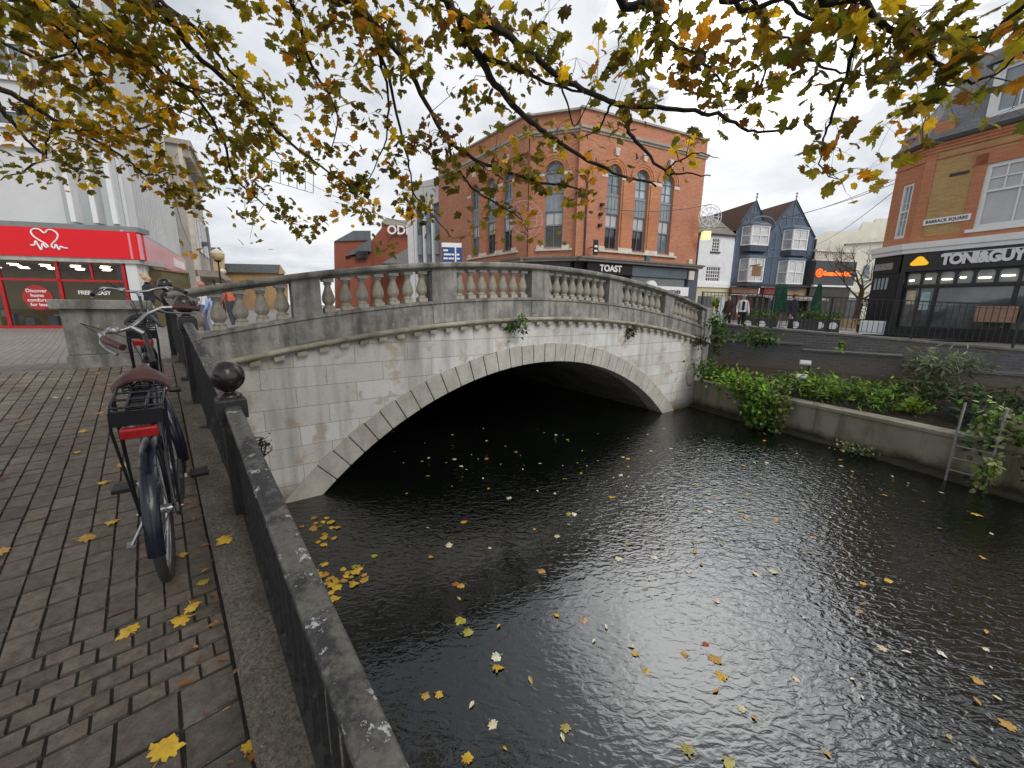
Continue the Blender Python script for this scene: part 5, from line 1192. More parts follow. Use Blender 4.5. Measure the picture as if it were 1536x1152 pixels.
t = NT('shop_inside'); co = t.mapping((1.5, 1, 2.6)); v = t.n.new('ShaderNodeTexVoronoi'); v.inputs['Scale'].default_value = 2.2; t.lk(co, v.inputs['Vector'])
M_INS = t.fin(t.mix(t.gray(t.noise(1.6, 4), .4, .65), t.mix(.5, (.17, .14, .07), v.outputs['Color'], 'MULTIPLY'), (.15, .12, .045)), .8)
bx('shop_back', MF, -9, 3.9, 4.0, 4.1, -1, 1.42, M_INS, sh); bx('shop_side', MF, 3.75, 3.85, .1, 4.0, -1, 1.42, M_INS, sh); bx('shop_floor', MF, -9, 3.9, .1, 4, -1.0, -.94, plain('shop_floor', (.12, .09, .06), .5), sh)
bx('shop_ceiling', MF, -9, 3.9, .07, 4.0, 1.36, 1.41, plain('shop_ceiling', (.32, .18, .09), .8), sh)
for i in range(9):
    for j in range(4):
        x = -5 + i * .95 + (.4 if j % 2 else 0); y = .7 + j * .8; m = MB(); m.box(x, x + .26, y, y + .12, 1.345, 1.357, M=MF); m.build('ceiling_light', M_LAMP, sh, MF)
for i in range(7):
    x = -4.2 + i * 1.2; m = MB(); cols_ = [(.5, .45, .15), (.35, .36, .3), (.55, .5, .42), (.2, .25, .3), (.42, .12, .1)]
    for k in range(6): c = RNG.choice(cols_); y = .5 + RNG.random() * .7; xx = x + RNG.uniform(-.4, .4); h_ = RNG.uniform(.15, .5); m.box(xx, xx + RNG.uniform(.12, .35), y, y + .25, -.94, -.85 + h_, 0, c, MF)
    m.build('window_display', M_SETT if False else M_LEAF, sh, MF)
m = MB(); Tm = MF @ Matrix.Translation((.98, .0, .12)) @ Matrix.Rotation(R_(90), 4, 'X'); m.lathe([(.001, -.006), (.44, -.006), (.44, .006), (.001, .006)], 36, Tm, smooth=False); m.build('round_sticker', plain('sticker_red', (.42, .02, .02), .5), sh, MF)
for k, s_ in enumerate(('Discover', 'home', 'comforts', 'for less')): text('lettering', s_, .17, MF @ Matrix.Translation((.98, -.012, .36 - .165 * k)), M_SIGNW, sh, .004, .002)
text('lettering', 'FREE n EASY', .20, MF @ Matrix.Translation((2.72, -.005, .32)), M_SIGNW, sh, .006, .004, .95)
bx('corner_pier', MF, 3.85, 4.2, -.02, .5, -1, 1.45, M_CLAD, sh)
bx('fascia', MSd, -.1, 10.2, -.14, .2, 1.58, 2.5, plain('pink_fascia', (.70, .24, .27), .3, 0, .12, .7, 0, .9), sh); bx('fascia_cap', MSd, 0, 10.2, -.1, .4, 2.5, 2.62, M_CLADG, sh)
m = MB()
for k in range(6): x = 6.3 + k * .55; m.box(x, x + .36, -.165, -.14, 1.85, 2.25, M=MSd)
m.build('fascia_letters', M_SIGNW, sh, MSd)
bx('upper_wall', MSd, .4, 12.0, .3, .8, 2.6, 14.5, M_CLADG, sh)
for k in range(20): bx('rib', MSd, .5 + k * .58, .62 + k * .58, .2, .3, 2.65, 14.5, M_CLAD, sh)
bx('side_wall', MSd, .5, 12, .35, .8, -1, 1.6, plain('shop_dark', (.05, .045, .045), .4, 0, .4, 1), sh)
for k in range(7):
    x = .35 + k * 1.5; bx('arcade_pier', MSd, x, x + .45, -.05, .35, -1, 1.58, M_CLAD, sh)
    if k < 6:
        m = MB(); lp = [(x + .45, .75), (x + .45, 1.58), (x + 1.5, 1.58), (x + 1.5, .75)] + [(x + .975 + .525 * math.cos(w), .75 + .55 * math.sin(w)) for w in [R_(18 * i) for i in range(1, 10)]]
        m.add([MSd @ Vector((xx, .0, z)) for xx, z in lp], [tuple(q) for q in tessellate_polygon([[Vector((a, b, 0)) for a, b in lp]])]); m.build('arch_panel', M_CLAD, sh, MSd, fix=False)
# old stone neighbour with bracketed cornice
old = empty('stone_fronted_building', MSd @ Matrix.Translation((12.2, 0, GZ)), 'old stone fronted building with bracketed cornice beyond the charity shop', 'building')
bx('wall', MSd, 12.2, 22, -.3, 6, -1, 9.4, plain('old_stone', (.45, .42, .37), .8, 0, .15, .8, .1, (.3, .28, .25)), old); bx('pilaster', MSd, 12.2, 13.4, -.5, -.3, -1, 9.4, M_LIME, old); bx('cornice', MSd, 12.0, 22, -1.0, 6, 9.4, 9.7, M_STONE2, old)
for k in range(12): bx('bracket', MSd, 12.3 + k * .8, 12.6 + k * .8, -.9, -.3, 8.8, 9.4, M_STONE2, old)
for k in range(4): window(MSd, 14.2 + k * 2, 15.3 + k * 2, 3.6, 6, old, M_WHITE, M_GL, .1, 2, 2, -.38)
bx('canopy', MSd, 12.2, 22, -1.6, -.3, 1.7, 2.1, M_STONE2, old)

# --- far end of the street
far = empty('tiled_hall', Vector((at(360, 410, 70).x, 70, GZ)), 'low yellow brick building with long grey roof at the end of the street', 'building')
flat_block('wall', [(318, 470), (318, 406), (345, 407), (425, 409), (432, 420), (432, 470)], 70, 12, brickmat('far_brick', (.55, .36, .19), (.48, .30, .15), (.5, .38, .25)), far)
flat_block('roof', [(330, 408), (330, 395), (420, 397), (428, 410)], 69.5, 12, M_SLATE, far)
flat_block('gable', [(418, 411), (420, 397), (429, 410)], 69.3, .2, M_YEL, far)
M_YEL = brickmat('buff_brick', (.62, .47, .24), (.52, .38, .18), (.55, .45, .3), dark=(.45, .33, .17))
far2 = empty('gabled_block', Vector((at(318, 400, 60).x, 60, GZ)), 'tall yellow brick gable with grey roof behind the globe lamp', 'building')
flat_block('wall', [(304, 470), (304, 377), (330, 372), (337, 381), (337, 470)], 60, 8, M_YEL, far2); flat_block('roof', [(302, 386), (304, 371), (330, 371), (326, 386)], 59.6, 6, M_SLATE, far2)
# ---------------------------------------------------------------- the maple overhead
t = NT('bark'); a = t.noise(14, 6, .7, t.mapping((1, 1, .3)))
M_BARK = t.fin(t.mix(t.gray(a, .35, .7), (.018, .015, .012), (.055, .046, .036)), .9, t.bump(a, .6, .01))
t = NT('maple_leaf'); vc = t.col()
f_ = t.noise(22, 3); lc = t.mix(t.gray(f_, .35, .7, 0, .45), vc, (.10, .05, .015))
t.fin(lc, .45, None, 0, .35); tr = t.n.new('ShaderNodeBsdfTranslucent'); t.lk(t.mix(1, lc, (1.4, 1.25, .7), 'MULTIPLY'), tr.inputs['Color'])
ms = t.n.new('ShaderNodeMixShader'); ms.inputs[0].default_value = .6; t.lk(t.b.outputs[0], ms.inputs[1]); t.lk(tr.outputs[0], ms.inputs[2]); t.lk(ms.outputs[0], t.out.inputs['Surface'])
M_MAPLE = t.m
HALF = [(.04, .0), (.14, -.12), (.28, -.10), (.33, .05), (.50, .03), (.57, .17), (.45, .28), (.63, .38), (.68, .56), (.50, .58), (.37, .60), (.33, .78), (.17, .82)]
OUT = [(0, .04)] + HALF + [(0, 1.0)] + [(-x, y) for x, y in HALF[::-1]]
def maple_leaf(m, p, nrm, d, L, col, curl=.18, fold=.25, g=RNG):
    d = (d - nrm * d.dot(nrm)).normalized(); s = nrm.cross(d); k = g.uniform(.72, 1.12); tw = g.uniform(-.35, .35); curl *= g.uniform(.4, 2.6); fold *= g.uniform(.3, 2.4)
    vs = [p + d * L * .36]
    for x, y in OUT:
        z = -fold * abs(x) * g.uniform(.5, 1.3) - curl * (y - .36) ** 2 + tw * x * y
        x *= g.uniform(.86, 1.1); y += g.uniform(-.05, .05); vs.append(p + s * (x * L * k) + d * (y * L) + nrm * (z * L))
    n = len(OUT); m.add(vs, [(0, 1 + i, 1 + (i + 1) % n) for i in range(n)], 0, col)
def Yd(px):
    T = [(-60, 5.6), (150, 6.0), (330, 6.3), (500, 5.9), (700, 5.2), (900, 4.8), (1040, 4.2), (1150, 3.9), (1280, 3.6), (1536, 3.3), (1700, 3.3)]
    for (a, ya), (b, yb) in zip(T, T[1:]):
        if px <= b: return ya + (yb - ya) * max(0, (px - a) / (b - a))
    return 3.3
def cp(px, py, dz=0.0): return at(px, py, Yd(px) * (.78 + .30 * py / 340) + dz)
tree = empty('maple_tree', Vector((.8, -2.7, -1.94)), 'autumn maple whose branches of yellow and olive leaves hang over the river', 'tree')
fork = Vector((.75, -2.5, 1.9))
m = MB(); m.tube([Vector((.8, -2.7, -2.0)), Vector((.8, -2.7, -1.7)), Vector((.78, -2.66, -.4)), Vector((.80, -2.6, .9)), fork, Vector((.4, -1.9, 3.0)), Vector((0, -.9, 4.3))], [.34, .27, .22, .2, .19, .13, .08], 16); m.build('trunk', M_BARK, tree, I4)
BR = [
 (.016, [(35, 0), (97, 49), (125, 87), (153, 135)]), (.020, [(100, 0), (167, 49), (215, 83), (250, 115), (298, 149), (333, 208), (350, 264), (382, 295), (410, 316), (437, 337)]),
 (.028, [(222, -4), (264, 42), (291, 80), (347, 128), (392, 174), (437, 215), (486, 253), (525, 280)]), (.016, [(240, 0), (295, 45), (333, 90), (375, 146), (399, 194), (420, 240)]),
 (.024, [(-6, 130), (45, 156), (90, 184), (139, 198), (180, 198), (226, 189)]), (.014, [(100, 186), (146, 212), (187, 236), (215, 260), (243, 267), (264, 298)]),
 (.016, [(-6, 156), (28, 194), (52, 222), (66, 236), (30, 258), (-5, 270)]), (.010, [(66, 236), (72, 205), (80, 180)]),
 (.016, [(434, -4), (451, 38), (465, 94), (500, 153), (505, 194), (496, 229)]), (.012, [(60, 30), (120, 45), (190, 95), (240, 150), (300, 180), (360, 215)]),
 (.012, [(0, 60), (60, 90), (110, 70), (118, 0)]), (.010, [(250, 115), (300, 135), (350, 145), (395, 150)]),
 (.015, [(531, -4), (559, 42), (580, 121), (583, 163), (575, 222), (549, 274)]), (.016, [(542, 0), (566, 69), (587, 132), (604, 208), (614, 250), (620, 295), (618, 337)]),
 (.008, [(618, 290), (646, 319), (667, 344), (679, 358)]), (.024, [(526, -4), (569, 45), (608, 97), (639, 153), (673, 212), (722, 243), (757, 257), (812, 274), (847, 278), (878, 288)]),
 (.013, [(673, 212), (680, 243), (708, 281), (743, 305), (778, 326), (790, 346)]), (.032, [(668, -5), (694, 38), (715, 80), (743, 125), (778, 167), (812, 194), (833, 208), (882, 240), (934, 264), (986, 278)]),
 (.024, [(690, 28), (750, 49), (795, 80), (833, 111), (875, 135), (930, 156), (986, 160), (1042, 166), (1084, 174), (1115, 192), (1147, 198), (1195, 190)]),
 (.016, [(722, 83), (778, 104), (833, 128), (882, 139), (930, 156)]), (.015, [(930, 158), (944, 198), (969, 226), (996, 257), (1030, 260), (1066, 264)]),
 (.009, [(917, 153), (905, 180), (890, 200), (862, 208)]), (.018, [(975, -4), (986, 35), (1003, 66), (1035, 77), (1063, 101), (1090, 130)]),
 (.008, [(833, 111), (850, 150), (862, 190), (880, 160), (895, 125)]), (.007, [(996, 257), (1020, 240), (1055, 230), (1078, 238)]),
 (.012, [(1300, -6), (1297, 28), (1279, 77), (1265, 126), (1248, 174), (1237, 209), (1229, 244), (1244, 262)]), (.014, [(1290, -4), (1335, 45), (1384, 73), (1419, 108), (1450, 122), (1495, 108), (1540, 72)]),
 (.006, [(1450, 122), (1415, 131), (1378, 160)]), (.009, [(1545, 2), (1509, 31), (1471, 52), (1443, 59), (1387, 70)]), (.009, [(1175, -4), (1209, 21), (1250, 30), (1292, 25)]),
 (.006, [(1150, 84), (1140, 133), (1115, 157), (1070, 170)]), (.008, [(1195, 60), (1216, 91), (1251, 105), (1297, 112), (1330, 108)]), (.006, [(1419, 108), (1405, 140), (1392, 168)]), (.010, [(1130, -4), (1150, 40), (1180, 60), (1200, 95)]),
]
SP = []; EXT = []
for r, pts in BR:
    P3 = [cp(*p) for p in pts]; g = random.Random(int(r * 1e4) + pts[0][0])
    r *= 1.5
    q = curve_pts([tuple(p) for p in P3], 4)
    n = len(q); q = [p + Vector((g.gauss(0, .008), g.gauss(0, .008), g.gauss(0, .008))) for p in q]
    rad = [r * (1 - .78 * i / (n - 1)) for i in range(n)]
    SP += [(p, i) for i, p in enumerate(q)]
    if pts[0][1] <= 5 or pts[0][0] < 0 or pts[0][0] > 1536:      # carries on, out of the picture, to the fork
        s0 = q[0]; dirn = (q[0] - q[2]).normalized(); mid = s0 + dirn * .35; mid2 = s0.lerp(fork, .55) + Vector((0, -.2, .7))
        ex = curve_pts([tuple(fork), tuple(mid2), tuple(mid), tuple(s0)], 5)[:-1]
        EXT += ex[5:]; k = len(ex); q = ex + q; rad = [r * (2.4 - 1.4 * i / k) for i in range(k)] + rad
    m = MB(); m.tube(q, rad, 8); m.build('branch', M_BARK, tree, I4)
COV = ["98898835427888765766276776777667757887",
       "64688653484757774626666667567884222",
       "47667775556531464434666643677730110",
       "37897677544423421003666615687613200",
       "46777648764466666524221104631000000",
       "21646757567865577641000000163000000",
       "00000546456886255520000000100000000",
       "00000101013341112200000000000000000"]
COV[0] = "98898" + "354278" + "88765" + "762767" + "77667" + "75787"
g = random.Random(11); mats_ = {}
PAL = dict(olive=(.25, .235, .025), green=(.17, .22, .025), yol=(.60, .45, .033), yel=(.88, .60, .035), org=(.66, .32, .032), brn=(.24, .12, .034), drk=(.11, .105, .022))
def leafcol(px, py):
    z = math.exp(-((px - 185) / 95) ** 2 - ((py - 185) / 60) ** 2) + math.exp(-((px - 950) / 45) ** 2 - ((py - 215) / 22) ** 2) + .55 * math.exp(-((px - 60) / 70) ** 2 - ((py - 110) / 60) ** 2) + .6 * math.exp(-((px - 330) / 60) ** 2 - ((py - 110) / 40) ** 2)
    nz = noise.noise((px / 70, py / 70, 4)) * .5 + .12
    u = g.random()
    if u < z * .75: c = g.choice(['yel', 'yel', 'org', 'yol'])
    elif u < z * .75 + .34 + nz * .3: c = 'olive'
    else: c = g.choice(['yol', 'yol', 'green', 'yel', 'brn', 'org', 'drk', 'olive', 'olive', 'drk'] if px < 1150 else ['yol', 'olive', 'green', 'brn', 'org', 'olive', 'drk', 'olive', 'green', 'yel'])
    if 630 < px < 690 and 160 < py < 250: c = g.choice(['drk', 'brn', 'brn'])
    k = g.uniform(.6, 1.25); return tuple(x * k for x in PAL[c])
fol = {}; twm = MB(); nleaf = 0
for r, row in enumerate(COV):
    for cidx, ch in enumerate(row[:32]):
        fcv = int(ch) / 10.0 * (.84 if cidx < 9 else .76 if r > 0 else .68)
        if fcv <= 0: continue
        px0, py0 = cidx * 48, r * 48; key = 'west' if px0 < 480 else 'mid' if px0 < 1050 else 'east'
        m = fol.setdefault(key, MB())
        depth0 = Yd(px0 + 24) * .92; LS = .089 if px0 < 900 else .089 + .006 * min(1, (px0 - 900) / 300); lpx = 577 * LS / (depth0 * .9); area = lpx * lpx * .34
        n = -math.log(1 - min(.95, fcv * .97)) * 2304 / area; n = int(n) + (1 if g.random() < n % 1 else 0)
        nc = max(1, int(n / 10)); k = 0
        for c_ in range(nc):
            cx, cy = px0 + g.random() * 48, py0 + g.random() * 48
            C = cp(cx, cy, g.uniform(-.45, .45) * min(1, depth0 / 4))
            sp_ = min(SP, key=lambda s: (s[0] - C).length_squared)[0]
            if (sp_ - C).length < .8: C = C.lerp(sp_, g.uniform(.1, .6))
            tip = C + Vector((0, 0, .05))
            if (sp_ - tip).length < 1.3: twm.tube([sp_, sp_.lerp(tip, .55) + Vector((g.gauss(0, .03), g.gauss(0, .03), .04)), tip], [.0045, .0032, .002], 4, cap=False)
            base_c = leafcol(cx, cy)
            for j in range(n // nc + (1 if c_ < n % nc else 0)):
                o = Vector((g.gauss(0, .10), g.gauss(0, .10), g.gauss(0, .07))) * (1 if depth0 > 3 else .75); p = C + o
                d = (Vector((o.x, o.y, o.z * .3 - .09)) * 6 + rvec(g) * .7 + Vector((0, 0, -.35))).normalized(); nr = (rvec(g) + Vector((0, -.3, .75))).normalized()
                if abs(d.dot(nr)) > .96: continue
                px_, py_ = cx, cy; kk = g.uniform(.6, 1.3)
                maple_leaf(m, p, nr, d, LS * g.uniform(.55, 1.3), tuple(x * kk for x in base_c) if g.random() < .6 else leafcol(px_, py_), g=g); nleaf += 1
                if depth0 < 4.6: twm.tube([tip, p.lerp(tip, .4) + Vector((0, 0, .01)), p], .0013, 3, cap=False)
m = fol.setdefault('over', MB())
for i in range(750):                       # crown above and behind the camera
    p = Vector((g.uniform(-4.5, 3.0), g.uniform(-5, 1.6), g.uniform(3.0, 5.2)))
    cp_ = Vector((p.dot(rt), p.dot(up), p.dot(fwd)))
    if cp_.z > 0 and cp_.y / cp_.z < 1.12: continue
    maple_leaf(m, p, (rvec(g) + Vector((0, 0, .8))).normalized(), rvec(g), .14 * g.uniform(.7, 1.2), leafcol(g.uniform(0, 1000), 100), g=g)
for p0 in EXT:                             # leaves on the parts of the limbs that lie above the picture
    for i in range(9):
        p = p0 + Vector((g.gauss(0, .22), g.gauss(0, .22), g.gauss(-.05, .16))); cp_ = Vector((p.dot(rt), p.dot(up), p.dot(fwd)))
        if cp_.z > 0 and cp_.y / cp_.z < 1.06 and abs(cp_.x / cp_.z) < 1.42: continue
        maple_leaf(m, p, (rvec(g) + Vector((0, 0, .8))).normalized(), rvec(g), .10 * g.uniform(.6, 1.2), leafcol(g.uniform(0, 1000), 100), g=g)
for i in range(500):                      # unseen leaves above the picture, added to darken the river's left reflections
    p = Vector((g.uniform(-6.5, 1.2), g.uniform(1.0, 8.5), g.uniform(4.6, 7.4)))
    cp_ = Vector((p.dot(rt), p.dot(up), p.dot(fwd)))
    if noise.noise(p * .9) < -.22: continue
    if cp_.z > 0 and cp_.y / cp_.z < 1.08 and abs(cp_.x / cp_.z) < 1.5: continue
    maple_leaf(m, p, (rvec(g) + Vector((0, 0, .8))).normalized(), rvec(g), .17 * g.uniform(.7, 1.2), leafcol(g.uniform(0, 1000), 100), g=g)
for key in ('west', 'mid', 'east', 'over'): fol[key].build('foliage', M_MAPLE, tree, I4, fix=False)
twm.build('twigs', M_BARK, tree, I4, fix=False)

# ---------------------------------------------------------------- fallen leaves
t = NT('fallen_leaf'); M_FALL = t.fin(t.mix(t.gray(t.noise(40, 3), .35, .75, 0, .5), t.col(), (.16, .08, .02)), .4, None, 0, .5)
def onpave(px, py):
    d = ray(px, py); t_ = 1.64 / (-(d.z) + .12 * U.dot(d)); return d * t_
def leafthing(p, L, c, label, cat, group, nrm=Vector((0, 0, 1)), simple=False):
    g = RNG; m = MB(); nn_ = (nrm + Vector((g.gauss(0, .1), g.gauss(0, .1), 0))).normalized(); d = Vector((math.cos(g.random() * 6.28), math.sin(g.random() * 6.28), 0)); a = g.random() * 6.28; d = Vector((math.cos(a), math.sin(a), 0))
    if simple: leafcard(m, p, nn_, d, L, L * .42, c)
    else:
        maple_leaf(m, p, nn_, d, L, c, .1, .12, g); m.tube([p, p - d * L * .45 + Vector((0, 0, .004))], .0022, 4, col=tuple(x * .8 for x in c))
    o = m.build('fallen_leaf', M_FALL, None, Matrix.Translation(p), fix=False); return tag(o, label, cat, group)
YL = (.66, .42, .035); YB = (.52, .30, .06); PALE = (.72, .66, .42)
for px, py, s, c in [(120, 810, .13, YB), (175, 783, .10, YL), (197, 952, .12, YL), (287, 909, .11, YL), (282, 929, .12, YL), (241, 1141, .13, YL), (308, 877, .10, (.35, .30, .03)), (240, 801, .09, (.30, .26, .03)), (160, 725, .09, YL), (191, 696, .12, YB), (122, 650, .09, YL), (111, 681, .08, YB), (6, 832, .12, YB), (155, 619, .10, YB), (103, 598, .08, PALE), (84, 597, .07, PALE), (33, 631, .08, YB), (5, 720, .13, (.10, .02, .012)), (165, 579, .11, YB), (150, 560, .09, YB), (372, 1130, .09, YL), (380, 1143, .08, (.3, .12, .02)), (240, 815, .09, YB), (270, 835, .07, YB)]:
    p = onpave(px, py) + Vector((0, 0, .012)); leafthing(p, s * .54, c, 'yellow maple leaf lying on the dark paving blocks', 'leaf', 'fallen leaves on the paving', Vector((-U.x * .12, -U.y * .12, 1)))
p = onpave(346, 823); leafthing(p + Vector((0, 0, .075)), .07, YL, 'yellow maple leaf lying on the stone kerb under the railing', 'leaf', None, Vector((.08, -.08, 1)))
for i in range(34):                        # brown slivers gathered along the kerb
    L = RNG.uniform(1.0, 3.2); d = .045 - abs(RNG.gauss(0, .10 if i < 34 else .7)); c = RNG.choice([(.22, .09, .02), (.35, .16, .04), (.14, .06, .02), (.40, .22, .08)])
    leafthing(WP(L, d, .01), RNG.uniform(.025, .055), c, 'small shrivelled brown leaf scrap on the paving near the kerb', 'leaf', 'shrivelled leaf scraps along the kerb', simple=True)
WZ = -3.388
def onwater(px, py): p = onz(px, py, WZ); return p
for px, py, s, c in [(699, 781, .16, YL), (915, 745, .17, YL), (1066, 982, .17, YB), (1076, 1011, .15, YL), (1030, 983, .10, YB), (950, 981, .10, YL), (741, 997, .15, YL), (688, 926, .16, (.40, .36, .03)), (697, 950, .14, (.38, .36, .06)), (876, 926, .12, (.5, .33, .16)), (1331, 868, .13, YL), (1458, 769, .20, YL), (1098, 1139, .14, (.45, .40, .12)), (1145, 660, .10, YB), (558, 833, .12, (.42, .38, .03)), (535, 850, .15, (.30, .34, .03)), (682, 878, .10, (.42, .14, .02)), (700, 1143, .10, YL), (655, 1040, .09, YL), (634, 1042, .10, YB), (1118, 1066, .10, PALE), (1330, 975, .12, PALE), (1522, 1094, .15, YB), (1295, 918, .12, YB), (855, 772, .12, (.4, .36, .04)), (1160, 855, .12, PALE), (945, 815, .11, (.32, .33, .08)), (503, 900, .16, YL), (1470, 1020, .10, YB), (1055, 965, .09, (.4, .07, .03)), (930, 840, .12, PALE), (1035, 858, .10, PALE)]:
    leafthing(onwater(px, py), s * .72, c, 'broad maple leaf floating alone on the dark river', 'leaf', 'maple leaves floating on the river')
for i in range(46):
    px, py = RNG.gauss(505, 24), RNG.gauss(862, 12)
    if i < 20: px, py = RNG.gauss(473, 14), RNG.gauss(796, 12)
    leafthing(onwater(px, py), RNG.uniform(.05, .12), RNG.choice([YL, YL, (.45, .22, .03), YB]), 'yellow leaf in the drift of leaves by the river railing', 'leaf', 'leaves drifted together below the railing')
for i in range(185):
    u = RNG.random()
    if u < .4: px, py = RNG.uniform(560, 1100), RNG.uniform(640, 740)
    elif u < .72: px, py = RNG.uniform(1020, 1520), 640 + abs(RNG.gauss(0, 80)) + RNG.random() * 40
    else: px, py = RNG.uniform(640, 1500), RNG.uniform(720, 1150)
    p = onwater(px, py)
    if st(p.x, p.y)[1] > .3 and not (1.2 < st(p.x, p.y)[0] < 9.6): continue
    leafthing(p, RNG.uniform(.04, .095), RNG.choice([PALE, PALE, (.8, .77, .62), YB, YL, (.4, .36, .1)]), 'small pale leaf fleck floating on the open water', 'leaf', 'small leaf flecks on the river', simple=RNG.random() < .6)
# ---------------------------------------------------------------- street furniture
M_POLE = plain('black_pole', (.014, .014, .015), .4); M_GREYP = plain('grey_pole', (.20, .21, .22), .5)
M_GLOBE = plain('amber_globe', (.55, .42, .20), .25, 0, .15, 5)
def globe_lamp(px, py, Y, r, label):
    p = at(px, py, Y); gz = -1.0; rt_ = empty('street_lamp', Vector((p.x, p.y, gz)), label, 'street lamp', 'globe street lamps')
    m = MB(); m.tube([Vector((p.x, p.y, gz)), Vector((p.x, p.y, gz + .9)), Vector((p.x, p.y, p.z - r))], [.11, .06, .045], 10); m.lathe([(.06, 0), (.2, .08), (.2, .14)], 12, Matrix.Translation((p.x, p.y, p.z - r - .06))); m.build('lamp_post', M_POLE, rt_, I4)
    m = MB(); m.ball(p, r, 18); m.build('globe', M_GLOBE, rt_, I4)
    m = MB(); m.lathe([(r * 1.02, 0), (r * .8, r * .45), (.06, r * .8), (.03, r * 1.05)], 14, Matrix.Translation((p.x, p.y, p.z + r * .25))); m.build('cap', M_LIME, rt_, I4)
globe_lamp(326, 383, 26, .38, 'large amber globe lamp on a black post beyond the parapet'); globe_lamp(334, 408, 44, .32, 'smaller globe lamp further down the street')
p = at(310, 340, 30); cc = empty('camera_pole', Vector((p.x, p.y, -1)), 'tall grey pole with a camera head near the globe lamps', 'pole')
m = MB(); m.tube([Vector((p.x, p.y, -1)), Vector((p.x, p.y, p.z))], .09, 8); m.build('mast', M_GREYP, cc, I4)
q_ = at(311, 366, 30); m = MB(); m.box(q_.x - .5, q_.x + .1, q_.y - .15, q_.y + .15, q_.z - .15, q_.z + .12); m.ball(q_ + Vector((-.5, 0, -.15)), .2, 10); m.build('camera_head', M_GREYP, cc, I4)

# ---------------------------------------------------------------- festive lights and cables
M_ROPE = plain('white_rope_light', (.72, .74, .78), .4, 0, .05); M_CAB = plain('dark_cable', (.10, .10, .11), .6)
def wheel_light(px, py, Y, R, label, full=True):
    p = at(px, py, Y); r = empty('festive_decoration', p, label, 'festive light', 'festive light wheels strung over the street')
    P = lambda q, a: p + Vector((q * math.cos(a), .02 * math.sin(3 * a), q * math.sin(a)))
    m = MB()
    for q in ((R, R * .78, R * .3) if full else (R, R * .72)): m.tube([P(q, 2 * math.pi * i / 32) for i in range(32)], .022 if full else .005, 5, True)
    m.build('ring', M_ROPE, r, I4); m = MB()
    for k in range(12):
        a = math.pi * k / 6; m.tube([P(R * .06, a), P(R, a)], .016 if full else .003, 4)
        m.tube([P(R * .55, a), P(R * .78, a + .14)], .014 if full else .003, 4); m.tube([P(R * .55, a), P(R * .78, a - .14)], .014 if full else .003, 4)
    m.build('spokes', M_ROPE, r, I4)
    return p
w1 = wheel_light(1065, 325, 26, .72, 'round white wheel of festive lights hanging in front of the white house')
w2 = wheel_light(786, 330, 21.5, .95, 'large pale wheel of festive lights half hidden by leaves before the brick hall', False)
w3 = wheel_light(322, 222, 24, 1.5, 'pale festive light circle hanging in the sky behind the maple leaves', False)
w4 = wheel_light(1134, 350, 34, .85, 'festive light arch in front of the blue gable bay window', False)
def cable(pts, sag, label, r=.014):
    a, b = pts; a = Vector(a); b = Vector(b); m = MB(); m.tube([a.lerp(b, i / 16) - Vector((0, 0, sag * 4 * (i / 16) * (1 - i / 16))) for i in range(17)], r, 5)
    o = m.build('overhead_cable', M_CAB, None, Matrix.Translation(a)); tag(o, label, 'cable')
tc0 = MC_ @ Vector((.1, -.1, 5.45))
cable((tc0, MBL @ Vector((1.4, -.2, 8.6))), .5, 'overhead cable from the salon corner to the nearer blue gable')
cable((tc0 + Vector((0, 0, -.15)), MR @ Vector((7.6, -.1, 5.2))), .5, 'overhead cable from the salon corner to the brick hall')
cable((tc0 + Vector((0, 0, -.5)), MBL @ Vector((8.8, -.2, 6.6))), .3, 'low overhead cable from the salon corner to the far blue gable')
cable((MR @ Vector((.0, -.1, 5.6)), w1 + Vector((0, 0, .75))), .3, 'white cable from the brick hall to the light wheel', .02)
cable((w3 + Vector((1.4, 0, .3)), MWt @ Vector((.3, 0, 6.4))), .5, 'cable carrying the light circle in front of the sky')
m = MB(); a, b = w3 + Vector((1.6, 0, -1.3)), at(470, 290, 25)
for i in range(9):
    q = a.lerp(b, i / 8); m.tube([q, q + Vector((.1, 0, 1.1))], .02, 4); 
    if i < 8: q2 = a.lerp(b, (i + 1) / 8); m.tube([q, q2], .02, 4); m.tube([q + Vector((.1, 0, 1.1)), q2 + Vector((.1, 0, 1.1))], .02, 4)
tag(m.build('festive_lattice', M_CAB, None, Matrix.Translation(a)), 'ladder shaped festive lights hanging below the pale circle', 'festive light')
lb_ = MR @ Vector((7.9, -.5, 4.7)); lan = empty('wall_lantern', lb_, 'warm glowing lantern on the end of the brick hall', 'lantern')
m = MB(); m.box(lb_.x - .1, lb_.x + .34, lb_.y - .2, lb_.y + .2, lb_.z - .25, lb_.z + .25); m.build('glow_box', emit('warm_lantern', (1, .72, .30), 1.1), lan, I4)
m = MB(); m.bar(lb_ + Vector((0, .2, .3)), lb_ + Vector((0, .9, .3)), .04); m.build('bracket', M_POLE, lan, I4)

